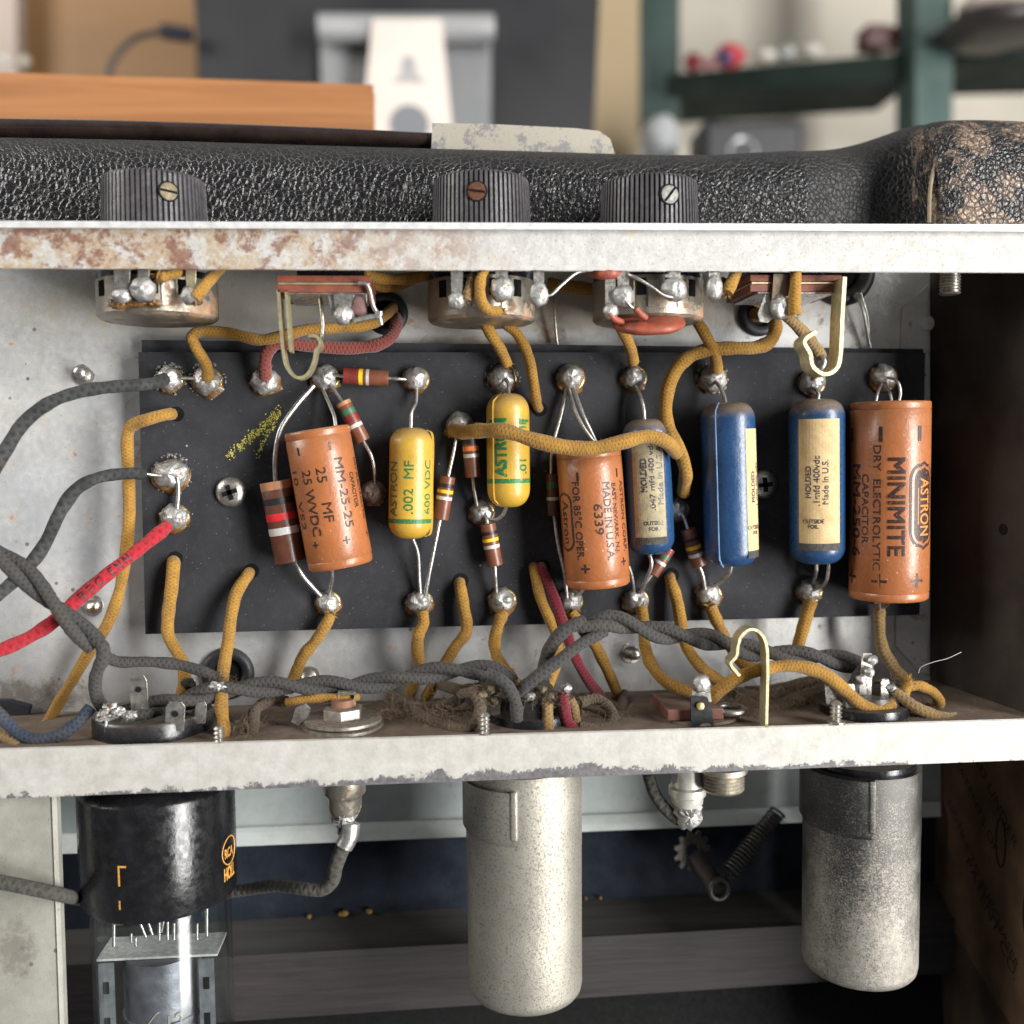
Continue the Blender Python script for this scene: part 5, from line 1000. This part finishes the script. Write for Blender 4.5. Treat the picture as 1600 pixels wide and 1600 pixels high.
t = thing('tube_socket', 'centre nine pin tube socket clogged with dusty frayed wire ends', 'socket', fpt(820, 14), 'tube sockets')
c_ = fpt(830, 14); r = 70*mpp(830, 1130, 14); mb = MB(); mb.lathe(c_, (0, 0, 1), [(0, r), (1.8, r*.98), (2.2, r*.8), (5, r*.72), (5.2, .01)], 40); mb.build('body', M['dark'], t, 35)
for x, y, s_ in ((755, 1085, 1), (770, 1078, 2), (828, 1088, 3), (845, 1078, 4), (885, 1075, 5), (858, 1088, 6), (775, 1095, 7)):
    lugs3(x, y+22, y-4, 6, 8+s_ % 3, s_ % 3-1, False); mb = MB(); mb.blob(P(x, y, 7), 1.2, 1.0, 1.0, .6, 12, s_, 2); mb.build('solder', M['solder' if s_ in (3, 5) else 'oldscrew'], t, 75)
t = thing('tube_socket', 'right nine pin tube socket with a tall solder lug', 'socket', fpt(1350, 14), 'tube sockets')
c_ = fpt(1348, 12); r = 68*mpp(1348, 1130, 14); mb = MB(); mb.lathe(c_, (0, 0, 1), [(0, r), (1.8, r*.98), (2.2, r*.8), (4, r*.72), (4.2, .01)], 40); mb.build('body', M['dark'], t, 35)
lugs3(1352, 1085, 1022, 9, 9, 4, False); lugs3(1300, 1100, 1062, 8, 8, -3, False); lugs3(1330, 1112, 1070, 7, 6, 0, False); lugs3(1384, 1095, 1062, 7, 8, 0, False)
for x, y, s_ in ((1364, 1032, 1), (1293, 1062, 2), (1345, 1062, 3), (1358, 1050, 4), (1392, 1075, 6)): mb = MB(); mb.blob(P(x, y, 8), 1.3, 1.0, 1.1, .5, 12, s_, 1.6); mb.build('solder', M['solder'], t, 75)
# floor jacks
t = thing('floor_jack', 'left floor jack with round washers and a hexagonal nut', 'jack', fpt(535, 12), 'phone jacks')
c_ = fpt(536, 11); k = mpp(536, 1140, 11); r = 63*k
for i, (rr, h0, m_) in enumerate(((r, 0, 'steeld'), (r*.97, 1.3, 'steeld'))): mb = MB(); mb.lathe(c_, (0, 0, 1), [(h0, rr*.97), (h0+.2, rr), (h0+.8, rr), (h0+1, rr*.96), (h0+1, rr*.4)], 48); mb.build('washer', M[m_], t, 40)
mb = MB(); mb.lathe(c_, (0, 0, 1), [(2.3, r*.52), (4.4, r*.52), (4.6, r*.45), (4.6, .01)], 6, ref=(1, .55, 0)); mb.build('nut', M['steeld'], t, 20, bevel=.15)
mb = MB(); mb.lathe(c_, (0, 0, 1), [(4.6, r*.28), (6.2, r*.28), (6.2, .01)], 20); mb.build('fibre_bush', plain('copper_fibre', (.20, .10, .06), .6, .1), t, 40)
for x in (528, 553): mb = MB(); slabp(mb, [(x, 1112, 11), (x+2.5, 1112, 11), (x+2.5, 1084, 11), (x, 1084, 11)], (0, 1.6, 0)); mb.build('terminal', M['brassl'], t, 0)
mb = MB(); slabp(mb, [(528, 1086, 10.8), (556, 1086, 10.8), (556, 1081, 10.8), (528, 1081, 10.8)], (0, 1.6, 0)); mb.build('terminal', M['steel'], t, 0)
mb = MB(); mb.slab([P(455, 1128, 9), P(462, 1106, 9), P(475, 1100, 9), P(483, 1108, 9), P(478, 1122, 9), P(466, 1134, 9)], (.4, .5, 0)); mb.build('mica_flake', M['steel'], t, 0)
t = thing('floor_jack', 'right floor jack with an upright lug and a tall hooked brass spring', 'jack', fpt(1110, 12), 'phone jacks')
c_ = fpt(1085, 13); k = mpp(1085, 1120, 13)
mb = MB(); mb.lathe(c_, (0, 0, 1), [(0, 70*k), (.6, 70*k), (.6, .01)], 40); mb.build('washer', M['floor'], t, 40)
mb = MB(); mb.box((c_.x-55*k, 5, c_.z+.7), (c_.x+30*k, 20, c_.z+3.2)); mb.build('fibre_wafer', M['fibred'], t, 0, bevel=.3)
mb = MB(); mb.torus(fpt(1140, 8, 2.2), (0, 0, 1), 22*k, 5*k, 32, 10); mb.build('ring', M['steel'], t, 60)
mb = MB(); mb.slab([P(1081, 1140, 3), P(1116, 1146, 3), P(1112, 1108, 2.6), P(1104, 1090, 2.4), P(1080, 1090, 2.4)], (0, .6, 0)); l_ = mb.build('terminal_plate', M['blackmetal'], t, 0, bevel=.1)
mb = MB(); mb.lathe(P(1094, 1103, 2.3), (0, -1, 0), [(0, .9), (.4, .8), (.5, .3)], 16); mb.build('rivet', M['brass'], l_, 40)
lug(t, 1096, 1096, 1068, 15, 3.4, 14, 'steel')
mb = MB(); mb.ribbon(pp([(1193, 1142, 2.5), (1194, 1090, 2.5), (1195, 1040, 2.5), (1193, 1005, 2.5), (1183, 986, 2.5), (1168, 981, 2.5), (1154, 992, 2.5), (1149, 1008, 2.5), (1147, 1022, 2.5), (1138, 1034, 2.5), (1145, 1045, 2.5), (1152, 1053, 2.5)]), .62, (0, 4, 0)); mb.build('contact_spring', M['brassl'], t, 40)

# more matted wiring round the sockets
wire('dusty_wire', 'blackened wire loop standing over the centre socket', 'wire', 'grey', [(740, 1100, 14), (752, 1072, 12), (778, 1066, 9), (800, 1082, 8), (806, 1110, 8)], 8.5, 'dusty ochre wires', 3, fray=(0,))
wire('dusty_wire', 'burnt brown wire end reaching to the left lugs of the centre socket', 'wire', 'dust', [(690, 1070, 24), (718, 1078, 18), (742, 1078, 12), (752, 1086, 9)], 9, 'dusty ochre wires', 4, fray=(3,))
wire('dusty_wire', 'black wire end leaning on the middle of the centre socket', 'wire', 'blk', [(852, 1052, 14), (846, 1072, 10), (838, 1092, 8), (830, 1112, 8)], 9, 'dusty ochre wires', 3, fray=(0, 3))
wire('dusty_wire', 'brown wire curled behind the crimson stub', 'wire', 'dust', [(905, 1098, 12), (930, 1092, 14), (950, 1104, 13), (958, 1125, 10), (940, 1138, 8)], 8.5, 'dusty ochre wires', 4)
wire('dusty_wire', 'dark wire tail dropping into the right socket', 'wire', 'grey', [(1352, 1040, 12), (1340, 1056, 10), (1332, 1080, 9), (1336, 1105, 9)], 8.5, 'dusty ochre wires', 2, fray=(0,))
wire('dusty_wire', 'brown wire hidden behind the left socket lugs', 'wire', 'dust', [(225, 1125, 22), (255, 1108, 20), (300, 1100, 18), (345, 1078, 16)], 8.5, 'dusty ochre wires', 4)
wire('dusty_wire', 'short dusty wire behind the upright lug of the right floor jack', 'wire', 'dust', [(1120, 1096, 26), (1150, 1084, 24), (1190, 1088, 22), (1225, 1080, 22)], 8.5, 'dusty ochre wires', 4)
# dust
mb = MB(); rn = random.Random(11)
def tuft(x, y, Y, sp, n_, ln=3.2, w=.05):
    for _ in range(n_):
        p = P(x+rn.gauss(0, sp), y+rn.gauss(0, sp*.35), Y+rn.gauss(0, 2)); d = V((rn.gauss(0, 1), rn.gauss(0, .6), rn.gauss(0, .6))).normalized(); tw = V((rn.gauss(0, 1), rn.gauss(0, 1), rn.gauss(0, 1)))*.45; pts = [p]
        for i in range(5): d = (d+tw*.5+V((rn.gauss(0, .25), 0, rn.gauss(0, .25)))).normalized(); pts.append(pts[-1]+d*ln/5)
        mb.tube(pts, w*rn.uniform(.5, 1), 3, uv=False, smoothn=0, cap=False)
for a in ((690, 1122, 8, 30, 260), (640, 1100, 16, 18, 90), (1215, 1092, 14, 40, 420), (1170, 1105, 10, 16, 100), (940, 1120, 12, 22, 140), (380, 1140, 6, 18, 120), (1440, 1105, 12, 22, 80), (790, 1085, 8, 26, 130), (345, 1062, 12, 12, 60), (1330, 1090, 8, 20, 70)): tuft(*a)
for a in ((765, 1075, 9, 16, 160, 2.4, .07), (860, 1090, 7, 20, 160, 2.2, .07), (1395, 1068, 9, 14, 70, 2, .07), (1290, 1075, 12, 18, 150), (620, 1112, 12, 22, 160), (200, 1120, 8, 20, 60)): tuft(*a)
mb.build('dust_fluff', M['fluff'], None, 0, 'brown fluffy dust caught round the wires on the chassis floor', 'dust', kind='stuff')
mb = MB(); mb.tube(pp([(1435, 1052, 8), (1440, 1042, 7), (1460, 1034, 6), (1480, 1029, 6), (1502, 1019, 6)]), .07, 5, uv=False); mb.build('stray_hair', plain('pale_hair', (.5, .48, .44), .6), None, 0, 'single pale hair sticking out beside the frayed ends of the right socket', 'hair')

# ================================================================ BELOW THE CHASSIS
def can(label, axa, axb, Rp, mat, Rb=None):
    Y = 17; c_ = Cyl(axa, axb, Rp, Y); a = V((0, 0, -1)); r = c_.r; L = c_.L; p0 = c_.p0
    t = thing('tube_shield', label, 'tube shield', p0+a*L, 'metal tube shields')
    mb = MB(); mb.lathe(p0, a, [(-4 if mat == 'shA' else -1.5, r*.97), (-4 if mat == 'shA' else -1.5, r), (0, r), (L*.3, r), (L*.31, r*.995), (L*.7, r*.992), (L-2.2, r*.99), (L-.9, r*.97), (L-.2, r*.93), (L, r*.86), (L+.05, .01)], 72, rfun=lambda an, tt: 1+.004*mnoise.noise(V((math.cos(an)*2, math.sin(an)*2, tt*.12))))
    bo = mb.build('can', M[mat], t, 50)
    # raised bayonet section with a vertical ridge
    mb = MB(); n_ = 16; f0, f1 = R(-115), R(-14); t1 = (74 if mat == 'shA' else 78)*c_.k
    x = V((0, -1, 0)); y = V((1, 0, 0)); vs = []
    for tt in (-1.2, t1-1.2, t1):
        for k2 in range(n_+1):
            an = f0+(f1-f0)*k2/n_; vs.append(p0+a*tt+(x*math.cos(an)+y*math.sin(an))*(r+(.75 if tt < t1 else .02)))
    mb.add(vs, [(i*(n_+1)+k2, i*(n_+1)+k2+1, (i+1)*(n_+1)+k2+1, (i+1)*(n_+1)+k2) for i in range(2) for k2 in range(n_)]); mb.build('bayonet_band', M[mat], bo, 50)
    an = f1; q = p0+(x*math.cos(an)+y*math.sin(an))*(r+.35); mb = MB(); mb.obox(q+a*(t1/2-1.6), (y*math.cos(an)-x*math.sin(an)), (x*math.cos(an)+y*math.sin(an)), a, .8, .6, t1/2); mb.build('ridge', M[mat], bo, 40, bevel=.45)
    mb = MB(); mb.lathe(p0, a, [(-3, r*.9), (-1, r*.92), (-.5, r*.9)], 40); mb.build('socket_skirt', M['dark'], t, 40)
    return t, c_
can('smoother dull aluminium tube shield hanging below the middle of the chassis', (818, 1216), (819, 1543), 89.5, 'shA')
can('heavily speckled aluminium tube shield hanging at the right', (1346, 1200), (1345, 1507), 90, 'shB')
# vacuum tube
tb_ = Cyl((245, 1222), (247, 1392), 127, 17); t = thing('vacuum_tube', 'glass vacuum tube with black base and worn gold print at lower left', 'vacuum tube', tb_.p1+V((0, 0, -30)))
r = tb_.r; a = V((0, 0, -1)); mb = MB()
mb.lathe(tb_.p0, a, [(-4, r*.72), (-1.6, r*.90), (-.6, r*.95), (0, r*.985), (.6, r), (tb_.L-1, r), (tb_.L-.2, r*.985), (tb_.L, r*.95), (tb_.L, r*.87)], 72); bo = mb.build('base', M['tubebase'], t, 40)
tb_.ax = a; tb_.p1 = tb_.p0+a*tb_.L; tb_.n = (CAM-tb_.p0); tb_.n.z = 0; tb_.n.normalize(); tb_.s = tb_.n.cross(a)
mb = MB()
tb_.text(mb, 'RCA', 356, 1322, 26, 15, 'h', .05, .15); tb_.text(mb, 'HOLL', 357, 1353, 34, 20, 'h', .05, .25)
st_, sf = tb_.loc(357, 1320); ring = []
for i in range(33): an = 2*math.pi*i/32; ring.append(tb_.pt(st_+22*tb_.k*math.sin(an), sf+22*tb_.k*math.cos(an)/r, .05))
mb.ribbon(ring, .05, V((0, 0, 0.35)), 0) if False else mb.tube(ring, .16, 5, uv=False, smoothn=0)
t0, f0 = tb_.loc(184, 1305); t1, _ = tb_.loc(184, 1335); tb_.patch(mb, t0, t1, f0, f0+3*tb_.k/r, .05, 2); tb_.patch(mb, t0, t0+3*tb_.k, f0, f0+13*tb_.k/r, .06, 3); t0, _ = tb_.loc(184, 1356); t1, _ = tb_.loc(184, 1369); tb_.patch(mb, t0, t1, f0, f0+2.5*tb_.k/r, .05, 2)
mb.build('lettering', M['gold'], bo, 0)
gr = 107*mpp(252, 1500, 17); gc = P(252, 1385, 17)
mb = MB(); prof = [(0, gr*.97), (3, gr), (30, gr), (52, gr)]+[(52+gr*.8*math.sin(q), gr*math.cos(q)) for q in (.3, .6, .9, 1.2, 1.5)]
mb.lathe(gc, a, prof+[(p_[0]-.0, max(.01, p_[1]-.9)) for p_ in reversed(prof)], 64); mb.build('glass_envelope', M['glass'], t, 60)
mz = P(250, 1478, 17).z
mb = MB(); cx_ = gc.x; hw = 91*.141; mb.box((cx_-hw, 17-5, mz-.4), (cx_+hw, 17+5, mz+.1)); mc = mb.build('mica_spacer', M['mica'], t, 0, bevel=.06)
mb = MB(); mb.lathe(V((cx_-.2, 17, mz-.5)), a, [(0, 8.2), (13, 8.2), (13.2, 8.6), (14, 8.6), (14.2, 8.2), (45, 8.2)], 40, rfun=lambda an, tt: 1.0 if abs(math.cos(an)) > .3 else 1.02); an_ = mb.build('anode', M['anode'], t, 35)
vt = Cyl((250, 1500), (250, 1700), 57, 17)
vt.n = V((0, -1, 0)); vt.s = V((1, 0, 0)); vt.ax = a; vt.p0.x = cx_; vt.r = 8.25
mb = MB(); vt.text(mb, '12', 279, 1569, 24, 24, 'h', .06); vt.text(mb, 'A0', 290, 1594, 44, 20, 'h', .06)
for q0, q1 in (((236, 1573), (252, 1552)), ((236, 1573), (236, 1598)), ((252, 1552), (290, 1541)), ((290, 1541), (312, 1552))):
    A_ = vt.pt(*vt.loc(*q0), .1); B_ = vt.pt(*vt.loc(*q1), .1); mb.tube([A_, B_], .13, 5, uv=False, smoothn=0)
mb.build('etched_marking', plain('etched_print', (.30, .28, .22), .7), an_, 0)
for sx__ in (-1, 1):
    mb = MB(); mb.box((cx_+sx__*10.6-1.6, 17-6, mz-45), (cx_+sx__*10.6+1.6, 17-5.4, mz-.6)); sr = mb.build('side_support', plain('grey_support_strip', (.34, .35, .37), .35, .7), t, 0)
    mb = MB()
    for i in range(4): mb.box((cx_+sx__*10.6-.6, 17-6.2, mz-4.5-i*8-2.6), (cx_+sx__*10.6+.6, 17-5.9, mz-4.5-i*8))
    mb.build('slot', M['hole'], sr, 0)
for x, y0, y1, dx in ((178, 1478, 1430, 0), (205, 1472, 1458, 0), (228, 1464, 1430, -14), (238, 1460, 1430, -10), (249, 1468, 1432, 0), (252, 1456, 1428, 6), (262, 1468, 1440, 0), (272, 1468, 1442, 0), (290, 1452, 1426, 8), (323, 1462, 1415, 0), (308, 1468, 1442, 0), (212, 1478, 1464, 0)):
    mb = MB(); mb.tube([P(x, y0, 13), P(x+dx*.5, (y0+y1)/2, 13), P(x+dx, y1, 13)], .42 if x in (178, 323) else .32, 8, uv=False); mb.build('support_rod', M['lead'], t, 50)
mb = MB(); mb.tube([P(176, 1443, 12), P(190, 1444, 12), P(206, 1436, 12), (P(208, 1426, 12))], .22, 6, uv=False); mb.build('getter_wire', plain('copper_wire', (.35, .2, .15), .4, .7), t, 50)
# shielded leads below
t = thing('shielded_plug', 'metal plug with frayed braid and grey woven cable below the left floor jack', 'plug', P(538, 1290, 14), 'plugs under the chassis')
k = mpp(538, 1250, 14); mb = MB(); c_ = P(538, 1212, 14); mb.lathe(c_, a, [(0, 33*k), (26*k, 33*k), (30*k, 29*k), (34*k, 27*k), (50*k, 26*k), (60*k, 22*k), (62*k, .01)], 30, rfun=lambda an, tt: 1+.03*mnoise.noise(V((math.cos(an)*3, math.sin(an)*3, tt*.6)))); mb.build('ferrule', M['potcan'], t, 45)
mb = MB(); mb.blob(P(538, 1272, 14), 2.9, 2.8, 2.9, .5, 22, 8, 1.8); mb.blob(P(541, 1292, 14), 2.0, 1.9, 2.4, .4, 18, 4, 2); mb.build('solder', M['solder'], t, 60)
mb = MB(); w0 = pp([(541, 1288, 13.5), (544, 1304, 13.5), (533, 1330, 13), (524, 1355, 13), (520, 1375, 13.5), (503, 1390, 14), (470, 1388, 16), (430, 1384, 22), (380, 1391, 30), (300, 1402, 34), (200, 1408, 36), (152, 1408, 33), (122, 1404, 14), (95, 1398, 2), (50, 1388, -1), (0, 1378, -1), (-60, 1368, -1)])
mb.tube(w0, 12.0*k, 14, rf=lambda q: 1.15-.3*min(1, q*3)); fuzz(mb, mb.last, 1.6, 200, .5); mb.build('woven_cable', M['shield'], t, 70)
mb = MB(); mb.tube(pp([(548, 1286, 13), (546, 1305, 12.6), (537, 1322, 12.4)]), 2.1, 14); mb.build('exposed_braid', NTb := M['lead'], t, 60)
t = thing('white_plug', 'off white plug with soldered tip and grey woven cable below the right floor jack', 'plug', P(1075, 1290, 14), 'plugs under the chassis')
mb = MB(); c_ = P(1074, 1195, 14); mb.lathe(c_, a, [(0, 25*k), (33*k, 26*k), (36*k, 30*k), (48*k, 30*k), (51*k, 26*k), (62*k, 25*k), (66*k, 22*k)], 30); mb.build('shell', plain('off_white_metal', (.58, .56, .50), .4, .4), t, 45)
mb = MB(); mb.slab([P(1047, 1202, 10), P(1060, 1202, 10), P(1058, 1222, 10), P(1052, 1226, 10)], (0, 1, 0)); mb.build('shell_notch', M['blackmetal'], t, 0)
mb = MB(); mb.blob(P(1074, 1272, 14), 3.2, 3.0, 3.2, .35, 26, 2, 3); mb.build('solder', M['solder'], t, 60)
mb = MB(); mb.tube(pp([(1006, 1185, 18), (1012, 1206, 17), (1022, 1238, 16), (1040, 1264, 15), (1062, 1282, 14), (1072, 1278, 14)]), 10*k, 14); fuzz(mb, mb.last, 1.4, 120, .5); mb.build('woven_cable', M['shield'], t, 70)
mb = MB(); c_ = P(1130, 1196, 10); prof = [(0, 38*k), (1.2, 38*k), (1.3, 34*k)]
for i in range(5): prof += [(1.4+i*.8, 31*k), (1.8+i*.8, 33.5*k)]
prof += [(5.6, 30*k), (6, 22*k), (5.4, .01)]
mb.lathe(c_, a, prof, 36); mb.build('threaded_bushing', plain('dull_threaded_nickel', (.42, .38, .31), .4, .8, .3, .8, .1), None, 40, 'ribbed threaded bushing poking below the chassis right of the white plug', 'bushing')
# spring and toothed washer
t = thing('coil_spring', 'dark coil spring with a looped end in the shadows below the chassis', 'spring', P(1125, 1390, 38))
s0, s1 = P(1216, 1268, 44), P(1140, 1362, 38); ax = (s1-s0); L = ax.length; ax.normalize(); x_ = ax.cross(V((0, 1, 0))).normalized(); y_ = ax.cross(x_); nT = 19
mb = MB(); mb.tube([s0+ax*(L*i/(nT*10))+(x_*math.cos(i*.628)+y_*math.sin(i*.628))*1.9 for i in range(nT*10+1)], .36, 7, uv=False, smoothn=0)
dkm = plain('dull_dark_steel', (.12, .115, .10), .45, .8); mb.build('coil', dkm, t, 60)
mb = MB(); mb.tube([s1+x_*1.9, s1+ax*1.5, P(1132, 1372, 37), P(1128, 1380, 36)], .5, 8, uv=False); mb.torus(P(1124, 1389, 36), (.2, -1, 0), 2.5, .75, 28, 8); mb.build('end_loop', dkm, t, 60)
t = thing('toothed_washer', 'toothed lock washer on a small dark post left of the coil spring', 'washer', P(1080, 1325, 44))
mb = MB(); mb.lathe(P(1080, 1328, 42), (.25, -1, 0), [(0, 2.2), (0, 5.2), (.7, 5.2), (.7, 2.2)], 66, rfun=lambda an, tt: 1 if math.cos(an*11) > 0 else .78, closed=True); mb.build('toothed_ring', plain('dark_pot_metal', (.10, .09, .075), .5, .7), t, 30)
mb = MB(); mb.tube([P(1084, 1334, 43), P(1102, 1362, 41), P(1122, 1392, 38)], 2.6, 16, uv=False, smoothn=0); mb.build('post', plain('dark_post_metal', (.08, .07, .06), .5, .6), t, 40)

# ================================================================ millimetres -> metres
for me in bpy.data.meshes: me.transform(Matrix.Scale(.001, 4))
for o in bpy.data.objects:
    if o.type in ('MESH', 'EMPTY'): o.location *= .001
sc.cycles.max_bounces = 8; sc.cycles.transparent_max_bounces = 12
